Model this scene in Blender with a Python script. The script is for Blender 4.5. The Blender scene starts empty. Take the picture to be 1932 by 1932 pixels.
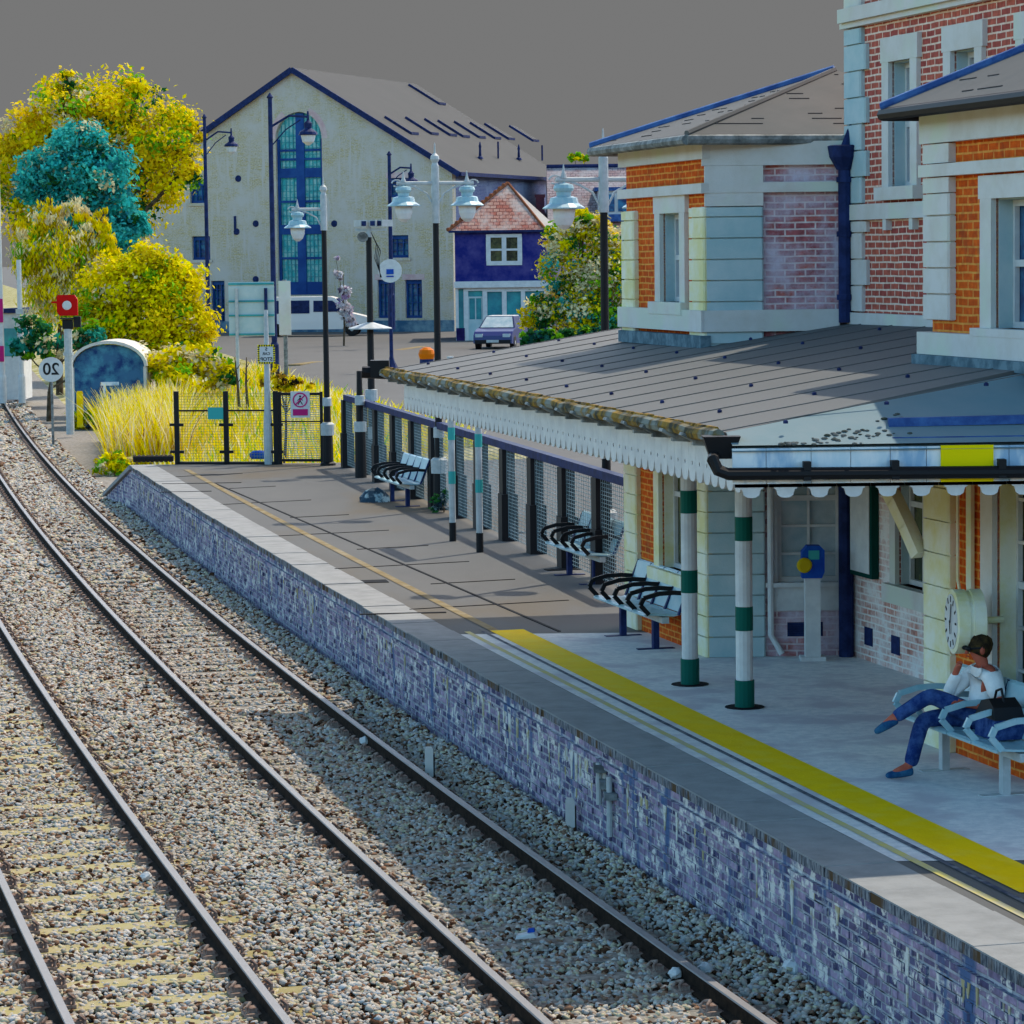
import bpy, bmesh, math, random
import numpy as np
from mathutils import Vector, Matrix

S = bpy.context.scene
COL = S.collection
rnd = random.Random(7)
NP = np.random.default_rng(11)

# ------------------------------------------------------------------ camera, world, sun, exposure
F, PITCH, ROLL, H = 5800.0, math.atan(486 / 5800.0), -0.0125, 4.55
cam = bpy.data.cameras.new("camera")
cam_o = bpy.data.objects.new("camera", cam)
COL.objects.link(cam_o)
cam.sensor_width = 36.0
cam.lens = 36.0 * F / 1932.0
cam.clip_start, cam.clip_end = 0.5, 5000
cam_o.matrix_world = Matrix.Translation((0, 0, H)) @ Matrix.Rotation(math.pi / 2 - PITCH, 4, 'X') @ Matrix.Rotation(ROLL, 4, 'Z')
S.camera = cam_o

SUN = Vector((0.36, 0.45, 1.0)).normalized()
ELEV = math.asin(SUN.z)
AZ = math.atan2(SUN.x, SUN.y)
w = bpy.data.worlds.new("World")
S.world = w
w.use_nodes = True
nt = w.node_tree
bg = nt.nodes['Background']
sky = nt.nodes.new('ShaderNodeTexSky')
sky.sky_type = 'NISHITA'
sky.sun_disc = False
sky.sun_elevation = ELEV
sky.sun_rotation = AZ
sky.dust_density = 3.0
hsv = nt.nodes.new('ShaderNodeHueSaturation')
hsv.inputs['Saturation'].default_value = 1.5
hsv.inputs['Value'].default_value = 1.5
tc = nt.nodes.new('ShaderNodeTexCoord')
sep = nt.nodes.new('ShaderNodeSeparateXYZ')
mr = nt.nodes.new('ShaderNodeMapRange')
mr.inputs['From Min'].default_value = 0.088
mr.inputs['From Max'].default_value = 0.20
mix = nt.nodes.new('ShaderNodeMix')
mix.data_type = 'RGBA'
SKYGREY = 1.76
mix.inputs['A'].default_value = (SKYGREY, SKYGREY, SKYGREY * 1.0, 1)
nt.links.new(tc.outputs['Generated'], sep.inputs[0])
nt.links.new(sep.outputs['Z'], mr.inputs['Value'])
nt.links.new(mr.outputs[0], mix.inputs['Factor'])
nt.links.new(sky.outputs[0], hsv.inputs['Color'])
# low band above the frame brightened as added fill, clear blue overhead
mr2 = nt.nodes.new('ShaderNodeMapRange')
mr2.inputs['From Min'].default_value = 0.15
mr2.inputs['From Max'].default_value = 0.75
mr2.inputs['To Min'].default_value = 6.6
mr2.inputs['To Max'].default_value = 0.30
vm = nt.nodes.new('ShaderNodeVectorMath')
vm.operation = 'SCALE'
nt.links.new(sep.outputs['Z'], mr2.inputs['Value'])
nt.links.new(hsv.outputs[0], vm.inputs[0])
nt.links.new(mr2.outputs[0], vm.inputs['Scale'])
vt = nt.nodes.new('ShaderNodeVectorMath')
vt.operation = 'MULTIPLY'
vt.inputs[1].default_value = (1.28, 1.06, 0.82)
nt.links.new(vm.outputs[0], vt.inputs[0])
nt.links.new(vt.outputs[0], mix.inputs['B'])
nt.links.new(mix.outputs['Result'], bg.inputs['Color'])
bg.inputs['Strength'].default_value = 0.12

sl = bpy.data.lights.new("sun", 'SUN')
sl.energy = 4.6
sl.angle = math.radians(0.5)
sl.color = (1.0, 0.91, 0.76)
so = bpy.data.objects.new("sun", sl)
COL.objects.link(so)
so.rotation_euler = SUN.to_track_quat('Z', 'Y').to_euler()
so.location = (20, 20, 60)

S.view_settings.view_transform = 'Standard'
S.view_settings.look = 'None'
S.view_settings.exposure = -0.2
S.view_settings.gamma = 1.0
S.cycles.max_bounces = 6
S.cycles.diffuse_bounces = 4
S.cycles.transparent_max_bounces = 8
S.cycles.use_denoising = True

# ------------------------------------------------------------------ geometry helpers
cp, sp, cr, sr = math.cos(PITCH), math.sin(PITCH), math.cos(ROLL), math.sin(ROLL)


def ray(px, py):
    x, y = (px - 966) / F, (966 - py) / F
    X = x * cr - y * sr
    Y = x * sr + y * cr
    return Vector((X, cp + Y * sp, -sp + Y * cp))


def G(px, py, z=0.0):
    d = ray(px, py)
    p = d * ((z - H) / d.z)
    return Vector((p.x, p.y, z))


def PY(px, py, yy):
    d = ray(px, py)
    p = d * (yy / d.y)
    return Vector((p.x, p.y, p.z + H))


class MB:
    """collects faces; linked as ONE mesh object by build()"""

    def __init__(s):
        s.v, s.f = [], []

    def face(s, *pts):
        i = len(s.v)
        s.v += [tuple(p) for p in pts]
        s.f.append(tuple(range(i, i + len(pts))))
        return s

    def hexa(s, c):
        i = len(s.v)
        s.v += [tuple(p) for p in c]
        for q in ((0, 3, 2, 1), (4, 5, 6, 7), (0, 1, 5, 4), (1, 2, 6, 5), (2, 3, 7, 6), (3, 0, 4, 7)):
            s.f.append(tuple(i + k for k in q))
        return s

    def box(s, x0, x1, y0, y1, z0, z1, M=None):
        c = [(x0, y0, z0), (x1, y0, z0), (x1, y1, z0), (x0, y1, z0), (x0, y0, z1), (x1, y0, z1), (x1, y1, z1), (x0, y1, z1)]
        if M:
            c = [M(*p) if callable(M) else M @ Vector(p) for p in c]
        return s.hexa(c)

    def bar(s, p, q, wd, ht, up=(0, 0, 1)):
        p, q = Vector(p), Vector(q)
        d = (q - p).normalized()
        r = d.cross(Vector(up))
        if r.length < 1e-5:
            r = Vector((1, 0, 0))
        r.normalize()
        n = r.cross(d).normalized()
        r, n = r * wd / 2, n * ht / 2
        return s.hexa([p - r - n, p + r - n, p + r + n, p - r + n, q - r - n, q + r - n, q + r + n, q - r + n])

    def tube(s, pts, rad, n=8, caps=True):
        pts = [Vector(p) for p in pts]
        rads = rad if isinstance(rad, (list, tuple)) else [rad] * len(pts)
        i0 = len(s.v)
        prev = None
        for k, p in enumerate(pts):
            d = (pts[min(k + 1, len(pts) - 1)] - pts[max(k - 1, 0)]).normalized()
            if prev is None:
                a = Vector((0, 0, 1)) if abs(d.z) < 0.9 else Vector((1, 0, 0))
                r = d.cross(a).normalized()
            else:
                r = (prev - d * prev.dot(d)).normalized()
            prev = r
            t = d.cross(r)
            for j in range(n):
                an = 2 * math.pi * j / n
                s.v.append(tuple(p + (r * math.cos(an) + t * math.sin(an)) * rads[k]))
        for k in range(len(pts) - 1):
            for j in range(n):
                a, b = i0 + k * n + j, i0 + k * n + (j + 1) % n
                s.f.append((a, b, b + n, a + n))
        if caps:
            s.f.append(tuple(i0 + j for j in reversed(range(n))))
            s.f.append(tuple(i0 + (len(pts) - 1) * n + j for j in range(n)))
        return s

    def lathe(s, prof, c=(0, 0, 0), n=12, M=None):
        i0 = len(s.v)
        for r, z in prof:
            for j in range(n):
                an = 2 * math.pi * j / n
                p = Vector((c[0] + r * math.cos(an), c[1] + r * math.sin(an), c[2] + z))
                s.v.append(tuple(M @ p if M else p))
        for k in range(len(prof) - 1):
            for j in range(n):
                a, b = i0 + k * n + j, i0 + k * n + (j + 1) % n
                s.f.append((a, b, b + n, a + n))
        s.f.append(tuple(i0 + j for j in reversed(range(n))))
        s.f.append(tuple(i0 + (len(prof) - 1) * n + j for j in range(n)))
        return s

    def prism(s, poly, fn, t0, t1):
        """poly of (a,b); fn(a,b,t)->point; extruded from t0 to t1"""
        n = len(poly)
        i = len(s.v)
        s.v += [tuple(fn(a, b, t0)) for a, b in poly] + [tuple(fn(a, b, t1)) for a, b in poly]
        s.f.append(tuple(i + k for k in reversed(range(n))))
        s.f.append(tuple(i + n + k for k in range(n)))
        for k in range(n):
            s.f.append((i + k, i + (k + 1) % n, i + n + (k + 1) % n, i + n + k))
        return s

    def ball(s, c, r, n=10, m=6, sx=1, sy=1, sz=1):
        prof = [(max(1e-4, r * math.sin(math.pi * k / m)), -r * math.cos(math.pi * k / m) * sz) for k in range(m + 1)]
        return s.lathe(prof, c, n)

    def build(s, name, mat, parent=None, smooth=False, world=False, label=None, fixn=True):
        me = bpy.data.meshes.new(name)
        vs = s.v
        if world and parent is not None:
            o = Vector(parent.location)
            inv = parent.matrix_basis.inverted()
            vs = [tuple(inv @ Vector(p)) for p in vs]
        me.from_pydata(vs, [], s.f)
        if fixn:
            bm = bmesh.new()
            bm.from_mesh(me)
            bmesh.ops.recalc_face_normals(bm, faces=bm.faces)
            bm.to_mesh(me)
            bm.free()
        me.materials.append(mat)
        uvl = me.uv_layers.new(name="UVMap")
        nl = len(me.loops)
        if nl:
            co = np.zeros(len(me.vertices) * 3)
            me.vertices.foreach_get('co', co)
            co = co.reshape(-1, 3)
            vi = np.zeros(nl, dtype=np.int64)
            me.loops.foreach_get('vertex_index', vi)
            nr = np.zeros(len(me.polygons) * 3)
            me.polygons.foreach_get('normal', nr)
            nr = nr.reshape(-1, 3)
            tot = np.zeros(len(me.polygons), dtype=np.int64)
            me.polygons.foreach_get('loop_total', tot)
            fn = np.repeat(nr, tot, axis=0)
            P = co[vi]
            hz = np.hypot(fn[:, 0], fn[:, 1])
            flat = np.abs(fn[:, 2]) > 0.75
            hs = np.where(hz < 1e-6, 1, hz)
            tx, ty = -fn[:, 1] / hs, fn[:, 0] / hs
            U = np.where(flat, P[:, 0], P[:, 0] * tx + P[:, 1] * ty)
            V = np.where(flat, P[:, 1], P[:, 2])
            uvl.data.foreach_set('uv', np.stack([U, V], 1).ravel())
        if smooth:
            me.polygons.foreach_set('use_smooth', [True] * len(me.polygons))
        ob = bpy.data.objects.new(name, me)
        COL.objects.link(ob)
        if parent is not None:
            ob.parent = parent
        if label:
            ob['label'] = label
        return ob


def tag(o, label, cat, group=None):
    o['label'] = label
    o['category'] = cat
    if group:
        o['group'] = group
    return o


def thing(name, label, cat, loc=(0, 0, 0), rz=0.0, group=None):
    o = bpy.data.objects.new(name, None)
    o.empty_display_size = 0.2
    COL.objects.link(o)
    o.location = loc
    o.rotation_euler = (0, 0, rz)
    o.matrix_basis = Matrix.Translation(Vector(loc)) @ Matrix.Rotation(rz, 4, 'Z')
    return tag(o, label, cat, group)


def struct(o):
    o['kind'] = 'structure'
    return o


def dup(root, loc, rz, label):
    r = root.copy()
    COL.objects.link(r)
    r.location = loc
    r.rotation_euler = (0, 0, rz)
    if label:
        r['label'] = label
    for ch in list(root.children):
        c = ch.copy()
        COL.objects.link(c)
        c.parent = r
        for g in list(ch.children):
            d = g.copy()
            COL.objects.link(d)
            d.parent = c
    return r


class Frame:
    """vertical wall plane: a along d, b outward along nrm, z up"""

    def __init__(s, o, d, nrm):
        s.o, s.d, s.n = Vector((o[0], o[1], 0)), Vector((d[0], d[1], 0)).normalized(), Vector((nrm[0], nrm[1], 0)).normalized()

    def __call__(s, a, b, z):
        p = s.o + s.d * a + s.n * b
        return Vector((p.x, p.y, z))

    def box(s, mb, a0, a1, b0, b1, z0, z1):
        return mb.box(a0, a1, b0, b1, z0, z1, s)

    def wall(s, mb, a0, a1, z0, z1, t, holes=()):
        """wall slab, face at b=0, thickness t inward, with rectangular openings"""
        A = sorted({a0, a1, *[h[0] for h in holes], *[h[1] for h in holes]})
        Z = sorted({z0, z1, *[h[2] for h in holes], *[h[3] for h in holes]})
        A = [x for x in A if a0 <= x <= a1]
        Z = [x for x in Z if z0 <= x <= z1]
        for i in range(len(A) - 1):
            run = None
            for j in range(len(Z) - 1):
                am, zm = (A[i] + A[i + 1]) / 2, (Z[j] + Z[j + 1]) / 2
                solid = not any(h[0] < am < h[1] and h[2] < zm < h[3] for h in holes)
                if solid:
                    if run is None:
                        run = Z[j]
                if run is not None and (not solid or j == len(Z) - 2):
                    top = Z[j + 1] if solid else Z[j]
                    s.box(mb, A[i], A[i + 1], -t, 0, run, top)
                    run = None
        return mb

    def hit(s, px, py):
        r = ray(px, py)
        nn = s.n
        t = (s.o - Vector((0, 0, 0))).dot(nn) / Vector((r.x, r.y, 0)).dot(nn)
        p = r * t
        return (p - s.o).dot(s.d), p.z + H


# ------------------------------------------------------------------ materials
MATS = {}


def mat(name, c1, c2=None, scale=4.0, lo=0.4, hi=0.6, rough=0.85, spec=0.06, metal=0.0, bump=0.0, bscale=40.0, c3=None, s3=0.6, stretch=None, uv=False, tr=0.0):
    m = bpy.data.materials.new(name)
    m.use_nodes = True
    t = m.node_tree
    b = t.nodes['Principled BSDF']
    b.inputs['Roughness'].default_value = rough
    b.inputs['Specular IOR Level'].default_value = spec
    b.inputs['Metallic'].default_value = metal
    b.inputs['Base Color'].default_value = (*c1, 1)
    if c2 or bump:
        tcn = t.nodes.new('ShaderNodeTexCoord')
        src = tcn.outputs['UV' if uv else 'Object']
        mp = t.nodes.new('ShaderNodeMapping')
        if stretch:
            mp.inputs['Scale'].default_value = stretch
        t.links.new(src, mp.inputs['Vector'])
        src = mp.outputs[0]
    if c2:
        n = t.nodes.new('ShaderNodeTexNoise')
        n.inputs['Scale'].default_value = scale
        n.inputs['Detail'].default_value = 6
        n.inputs['Roughness'].default_value = 0.65
        t.links.new(src, n.inputs['Vector'])
        r = t.nodes.new('ShaderNodeValToRGB')
        r.color_ramp.elements[0].position = lo
        r.color_ramp.elements[1].position = hi
        r.color_ramp.elements[0].color = (*c1, 1)
        r.color_ramp.elements[1].color = (*c2, 1)
        t.links.new(n.outputs['Fac'], r.inputs['Fac'])
        out = r.outputs['Color']
        if c3:
            n3 = t.nodes.new('ShaderNodeTexNoise')
            n3.inputs['Scale'].default_value = s3
            n3.inputs['Detail'].default_value = 5
            t.links.new(src, n3.inputs['Vector'])
            r3 = t.nodes.new('ShaderNodeValToRGB')
            r3.color_ramp.elements[0].position = 0.5
            r3.color_ramp.elements[1].position = 0.62
            t.links.new(n3.outputs['Fac'], r3.inputs['Fac'])
            mx = t.nodes.new('ShaderNodeMix')
            mx.data_type = 'RGBA'
            t.links.new(r3.outputs['Color'], mx.inputs['Factor'])
            t.links.new(out, mx.inputs['A'])
            mx.inputs['B'].default_value = (*c3, 1)
            out = mx.outputs['Result']
        t.links.new(out, b.inputs['Base Color'])
    if bump:
        nb = t.nodes.new('ShaderNodeTexNoise')
        nb.inputs['Scale'].default_value = bscale
        nb.inputs['Detail'].default_value = 4
        t.links.new(src, nb.inputs['Vector'])
        bp = t.nodes.new('ShaderNodeBump')
        bp.inputs['Strength'].default_value = bump
        bp.inputs['Distance'].default_value = 0.02
        t.links.new(nb.outputs['Fac'], bp.inputs['Height'])
        t.links.new(bp.outputs[0], b.inputs['Normal'])
    return m


def brick(name, c1, c2, mortar, dirt=None, dlo=0.45, dhi=0.65, dscale=1.2, bw=0.225, rh=0.075, ms=0.011, stain=None, zsplit=None, bump=0.4):
    m = bpy.data.materials.new(name)
    m.use_nodes = True
    t = m.node_tree
    L = t.links.new
    b = t.nodes['Principled BSDF']
    b.inputs['Roughness'].default_value = 0.9
    b.inputs['Specular IOR Level'].default_value = 0.15
    uvn = t.nodes.new('ShaderNodeTexCoord')
    # slight wobble so the courses are not ruler straight
    nz = t.nodes.new('ShaderNodeTexNoise')
    nz.inputs['Scale'].default_value = 3.0
    L(uvn.outputs['UV'], nz.inputs['Vector'])
    ad = t.nodes.new('ShaderNodeVectorMath')
    ad.operation = 'MULTIPLY_ADD'
    ad.inputs[1].default_value = (0.02, 0.02, 0)
    L(nz.outputs['Color'], ad.inputs[0])
    L(uvn.outputs['UV'], ad.inputs[2])
    bt = t.nodes.new('ShaderNodeTexBrick')
    bt.inputs['Scale'].default_value = 1.0
    bt.inputs['Brick Width'].default_value = bw
    bt.inputs['Row Height'].default_value = rh
    bt.inputs['Mortar Size'].default_value = ms
    bt.inputs['Mortar Smooth'].default_value = 0.3
    bt.inputs['Bias'].default_value = 0.0
    bt.inputs['Color1'].default_value = (*c1, 1)
    bt.inputs['Color2'].default_value = (*c2, 1)
    bt.inputs['Mortar'].default_value = (*mortar, 1)
    L(ad.outputs[0], bt.inputs['Vector'])
    out = bt.outputs['Color']
    n2 = t.nodes.new('ShaderNodeTexNoise')
    n2.inputs['Scale'].default_value = 14.0
    n2.inputs['Detail'].default_value = 5
    L(uvn.outputs['UV'], n2.inputs['Vector'])
    mv = t.nodes.new('ShaderNodeMix')
    mv.data_type = 'RGBA'
    mv.blend_type = 'OVERLAY'
    mv.inputs['Factor'].default_value = 0.75
    L(out, mv.inputs['A'])
    L(n2.outputs['Fac'], mv.inputs['B'])
    out = mv.outputs['Result']
    if dirt:
        n3 = t.nodes.new('ShaderNodeTexNoise')
        n3.inputs['Scale'].default_value = dscale
        n3.inputs['Detail'].default_value = 7
        n3.inputs['Roughness'].default_value = 0.7
        L(uvn.outputs['UV'], n3.inputs['Vector'])
        r = t.nodes.new('ShaderNodeMapRange')
        r.inputs['From Min'].default_value = dlo
        r.inputs['From Max'].default_value = dhi
        L(n3.outputs['Fac'], r.inputs['Value'])
        mx = t.nodes.new('ShaderNodeMix')
        mx.data_type = 'RGBA'
        L(r.outputs[0], mx.inputs['Factor'])
        L(out, mx.inputs['A'])
        mx.inputs['B'].default_value = (*dirt, 1)
        out = mx.outputs['Result']
    if stain:
        # streaky wear running down from the coping
        mp = t.nodes.new('ShaderNodeMapping')
        mp.inputs['Scale'].default_value = (3.2, 0.35, 1)
        L(uvn.outputs['UV'], mp.inputs['Vector'])
        n4 = t.nodes.new('ShaderNodeTexNoise')
        n4.inputs['Scale'].default_value = 1.4
        n4.inputs['Detail'].default_value = 6
        L(mp.outputs[0], n4.inputs['Vector'])
        r = t.nodes.new('ShaderNodeMapRange')
        r.inputs['From Min'].default_value = 0.53
        r.inputs['From Max'].default_value = 0.66
        L(n4.outputs['Fac'], r.inputs['Value'])
        mx = t.nodes.new('ShaderNodeMix')
        mx.data_type = 'RGBA'
        L(r.outputs[0], mx.inputs['Factor'])
        L(out, mx.inputs['A'])
        mx.inputs['B'].default_value = (*stain, 1)
        out = mx.outputs['Result']
    L(out, b.inputs['Base Color'])
    bp = t.nodes.new('ShaderNodeBump')
    bp.inputs['Strength'].default_value = bump
    bp.inputs['Distance'].default_value = 0.01
    L(bt.outputs['Fac'], bp.inputs['Height'])
    bp.invert = True
    L(bp.outputs[0], b.inputs['Normal'])
    return m


def attr_mat(name, rough=0.8, transl=0.0, spec=0.03):
    m = bpy.data.materials.new(name)
    m.use_nodes = True
    t = m.node_tree
    b = t.nodes['Principled BSDF']
    b.inputs['Roughness'].default_value = rough
    b.inputs['Specular IOR Level'].default_value = spec
    a = t.nodes.new('ShaderNodeAttribute')
    a.attribute_name = 'tint'
    t.links.new(a.outputs['Color'], b.inputs['Base Color'])
    if transl:
        tr = t.nodes.new('ShaderNodeBsdfTranslucent')
        t.links.new(a.outputs['Color'], tr.inputs['Color'])
        mx = t.nodes.new('ShaderNodeMixShader')
        mx.inputs[0].default_value = transl
        t.links.new(b.outputs[0], mx.inputs[1])
        t.links.new(tr.outputs[0], mx.inputs[2])
        t.links.new(mx.outputs[0], t.nodes['Material Output'].inputs['Surface'])
    return m


M_stone = mat("painted_stone", (0.58, 0.54, 0.49), (0.64, 0.61, 0.58), 3.0, 0.35, 0.6, c3=(0.60, 0.62, 0.52), s3=1.1, bump=0.15, bscale=60)
M_quoin = mat("cyan_shade_paint", (0.36, 0.50, 0.52), (0.50, 0.58, 0.58), 2.0, 0.35, 0.65, bump=0.15, bscale=60)  # white quoins tinted with the cyan of their shade
M_cream = mat("cream_stone", (0.72, 0.66, 0.34), (0.78, 0.76, 0.62), 2.5, 0.4, 0.62, bump=0.12)
M_white = mat("white_paint", (0.56, 0.56, 0.56), (0.64, 0.64, 0.63), 5.0)
M_whitew = mat("weathered_white", (0.80, 0.80, 0.80), (0.62, 0.70, 0.74), 2.2, 0.45, 0.62, c3=(0.32, 0.46, 0.60), s3=2.4, stretch=(2.2, 2.2, 0.8))
M_black = mat("black_paint", (0.006, 0.006, 0.008), rough=0.6, spec=0.25)
M_dark = mat("dark_blue_iron", (0.012, 0.02, 0.07), (0.02, 0.035, 0.12), 6.0, rough=0.55)
M_orange = brick("orange_brick", (0.66, 0.10, 0.006), (0.50, 0.065, 0.004), (0.70, 0.27, 0.05), dirt=(0.20, 0.045, 0.02), dlo=0.55, dhi=0.8)
M_purple = brick("red_brick", (0.46, 0.13, 0.11), (0.30, 0.08, 0.10), (0.66, 0.50, 0.48), dirt=(0.60, 0.50, 0.58), dlo=0.40, dhi=0.62, dscale=1.5)
M_tower = brick("tower_brick", (0.50, 0.12, 0.075), (0.34, 0.065, 0.055), (0.78, 0.56, 0.44), dirt=(0.12, 0.03, 0.03), dlo=0.58, dhi=0.8)
M_pale = brick("worn_brick", (0.66, 0.36, 0.30), (0.50, 0.22, 0.17), (0.80, 0.72, 0.66), dirt=(0.80, 0.74, 0.70), dlo=0.42, dhi=0.62, dscale=2.2)
M_platw = brick("platform_brick", (0.05, 0.05, 0.12), (0.36, 0.27, 0.38), (0.34, 0.34, 0.38), dirt=(0.68, 0.65, 0.60), dlo=0.53, dhi=0.585, dscale=4.5, stain=(0.07, 0.12, 0.24), bump=0.8, ms=0.014)
M_glass = mat("window_glass", (0.010, 0.04, 0.13), (0.03, 0.20, 0.36), 2.2, rough=0.12, spec=0.5)
M_teal = mat("teal_glass", (0.02, 0.20, 0.26), (0.03, 0.34, 0.36), 1.0, rough=0.15, spec=0.5)
M_paleglass = mat("net_curtain_glass", (0.28, 0.40, 0.46), (0.50, 0.56, 0.58), 2.5, 0.35, 0.65, rough=0.15, spec=0.5)
M_darkglass = mat("dark_glass", (0.015, 0.025, 0.018), (0.12, 0.13, 0.05), 2.2, rough=0.12, spec=0.5)
M_slate = mat("pale_slate", (0.115, 0.118, 0.118), (0.132, 0.132, 0.131), 2.5, 0.35, 0.7, rough=0.8)
M_slate_line = mat("slate_butt", (0.05, 0.05, 0.055))
M_lead = mat("blue_lead", (0.03, 0.07, 0.22), (0.06, 0.14, 0.34), 4.0, rough=0.5)
M_roof = mat("canopy_sheeting", (0.105, 0.109, 0.109), (0.121, 0.122, 0.121), 0.5, 0.3, 0.7, rough=0.75, spec=0.25)
M_roof2 = mat("shaded_end_sheeting", (0.16, 0.25, 0.28), (0.22, 0.28, 0.30), 1.2, 0.3, 0.7, rough=0.7)  # end slope's cyan shade put into the sheeting colour
M_lichen = mat("lichen_gutter", (0.05, 0.05, 0.035), (0.28, 0.17, 0.03), 5.0, 0.42, 0.6, c3=(0.20, 0.22, 0.20), s3=3.5)
M_iron = mat("grey_iron", (0.10, 0.11, 0.11), (0.30, 0.32, 0.32), 5.0, 0.4, 0.65, rough=0.6)
M_yellow = mat("yellow_paint", (0.94, 0.60, 0.0), (0.86, 0.53, 0.0), 3.0, 0.4, 0.7, c3=(0.90, 0.60, 0.02), s3=3.4, bump=0.3)
M_ysign = mat("yellow_sign_face", (0.84, 0.66, 0.0), (0.84, 0.56, 0.0), 1.2, 0.5, 0.8, rough=0.5)
M_paleline = mat("faded_line_paint", (0.62, 0.52, 0.14), (0.50, 0.44, 0.28), 6.0, 0.35, 0.6)
M_tanline = mat("worn_tan_line", (0.20, 0.145, 0.06), (0.27, 0.23, 0.15), 2.5, 0.4, 0.65)
M_green = mat("green_band_paint", (0.005, 0.10, 0.075), rough=0.5)
M_blueplate = mat("bench_steel", (0.24, 0.44, 0.50), (0.36, 0.50, 0.54), 6.0, 0.35, 0.6, rough=0.4, spec=0.4)
M_steel = mat("pale_galvanised", (0.38, 0.41, 0.41), (0.47, 0.49, 0.49), 8.0, rough=0.5, spec=0.3)
M_teal_paint = mat("teal_paint", (0.05, 0.36, 0.34), rough=0.6)
M_red = mat("red_paint", (0.55, 0.006, 0.006), rough=0.5)
M_magenta = mat("magenta_red", (0.50, 0.02, 0.16), rough=0.5)
M_blue = mat("blue_plastic", (0.01, 0.05, 0.34), (0.012, 0.09, 0.42), 4.0, rough=0.5)
M_ballbtn = mat("yellow_button", (0.62, 0.42, 0.01), rough=0.4)
M_orangep = mat("orange_plastic", (0.60, 0.14, 0.004), rough=0.5)
M_rail = mat("rusty_rail_web", (0.012, 0.008, 0.006), (0.03, 0.018, 0.012), 12.0, rough=0.85)
M_railtop = mat("worn_rail_head", (0.25, 0.235, 0.235), (0.21, 0.20, 0.20), 3.0, 0.4, 0.8, rough=0.55, spec=0.3)
M_conc = mat("sleeper_concrete", (0.36, 0.31, 0.12), (0.38, 0.34, 0.22), 5.0, 0.35, 0.65, c3=(0.30, 0.26, 0.12), s3=1.5)
M_timber = mat("sleeper_timber", (0.34, 0.32, 0.28), (0.16, 0.14, 0.12), 8.0)
M_chair = mat("rail_chair_iron", (0.16, 0.10, 0.08), (0.34, 0.26, 0.22), 20.0, 0.4, 0.6)

# ------------------------------------------------------------------ alignment curves (world metres)
def r1x(y):
    yy = min(max(y, 21.0), 126.0)
    t = (yy - 60) / 40.0
    c = (-0.10235866, 0.68769547, -8.94666064, -7.57632903)
    v = ((c[0] * t + c[1]) * t + c[2]) * t + c[3]
    sl_ = ((3 * c[0] * t + 2 * c[1]) * t + c[2]) / 40.0
    return v + sl_ * (y - yy), sl_


def rail_pt(y, off):
    """point at perpendicular offset off (positive = right) from the rail nearest the platform"""
    x, s_ = r1x(y)
    k = 1 / math.sqrt(1 + s_ * s_)
    return Vector((x + off * k, y - off * s_ * k, 0))


def edge_x(y):
    yy = min(max(y, 18.5), 69.0)
    t = (yy - 45) / 25.0
    v = (0.20218109 * t - 5.91335035) * t - 3.19967012
    s_ = (2 * 0.20218109 * t - 5.91335035) / 25.0
    return v + s_ * (y - yy), s_


def edge_pt(y, off, z=0.0):
    x, s_ = edge_x(y)
    k = 1 / math.sqrt(1 + s_ * s_)
    return Vector((x + off * k, y - off * s_ * k, z))


YEND = 68.0
U = Vector((0.252, -0.968, 0)).normalized()      # along the station, towards the camera
N = Vector((-U.y, U.x, 0)) * -1                   # towards the track
N = Vector((-0.968, -0.252, 0)).normalized()
C1 = Vector((2.2126, 34.3734, 0))
F1 = Frame(C1, U, N)
F2 = Frame(C1, (1, 0), (0, -1))
C3 = C1 + Vector((1.6, 0, 0))
F3 = Frame(C3, U, N)

# ------------------------------------------------------------------ ground
M_earth = mat("bank_earth", (0.22, 0.20, 0.03), (0.46, 0.42, 0.26), 1.2, 0.4, 0.62, bump=0.5, bscale=8)
M_tarmac = mat("pale_tarmac", (0.124, 0.124, 0.123), (0.136, 0.135, 0.134), 0.35, 0.35, 0.65, bump=0.1, bscale=30)
M_bed = mat("ballast_fines", (0.015, 0.009, 0.006), (0.05, 0.035, 0.025), 14.0, 0.42, 0.6, bump=0.9, bscale=16)
M_balfar = mat("far_ballast", (0.17, 0.15, 0.125), (0.28, 0.265, 0.245), 9.0, 0.38, 0.55, bump=0.9, bscale=14)


def ground_z(d, y):
    # cross-section right of the rail nearest the platform
    def prof_platform(d):
        return -1.10 if d < 1.3 else (-0.03 if d > 1.5 else -1.10 + (d - 1.3) / 0.2 * 1.07)

    def prof_bank(d):
        if d < 2.4:
            return -1.10
        if d < 10:
            return -1.10 + (d - 2.4) / 7.6 * 1.25
        return 0.15
    t = min(max((y - 68.4) / 3.0, 0), 1)
    z = prof_platform(d) * (1 - t) + prof_bank(d) * t
    if d > 6:
        r = min(max((y - 60) / 65.0, 0), 1)
        z += min((d - 6) / 6, 1) * r * (0.5 - (0.15 * t - 0.03 * (1 - t)))
    if d < -7:
        z = -1.10 + min((-7 - d) * 0.12, 1.0)
    return z


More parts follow.
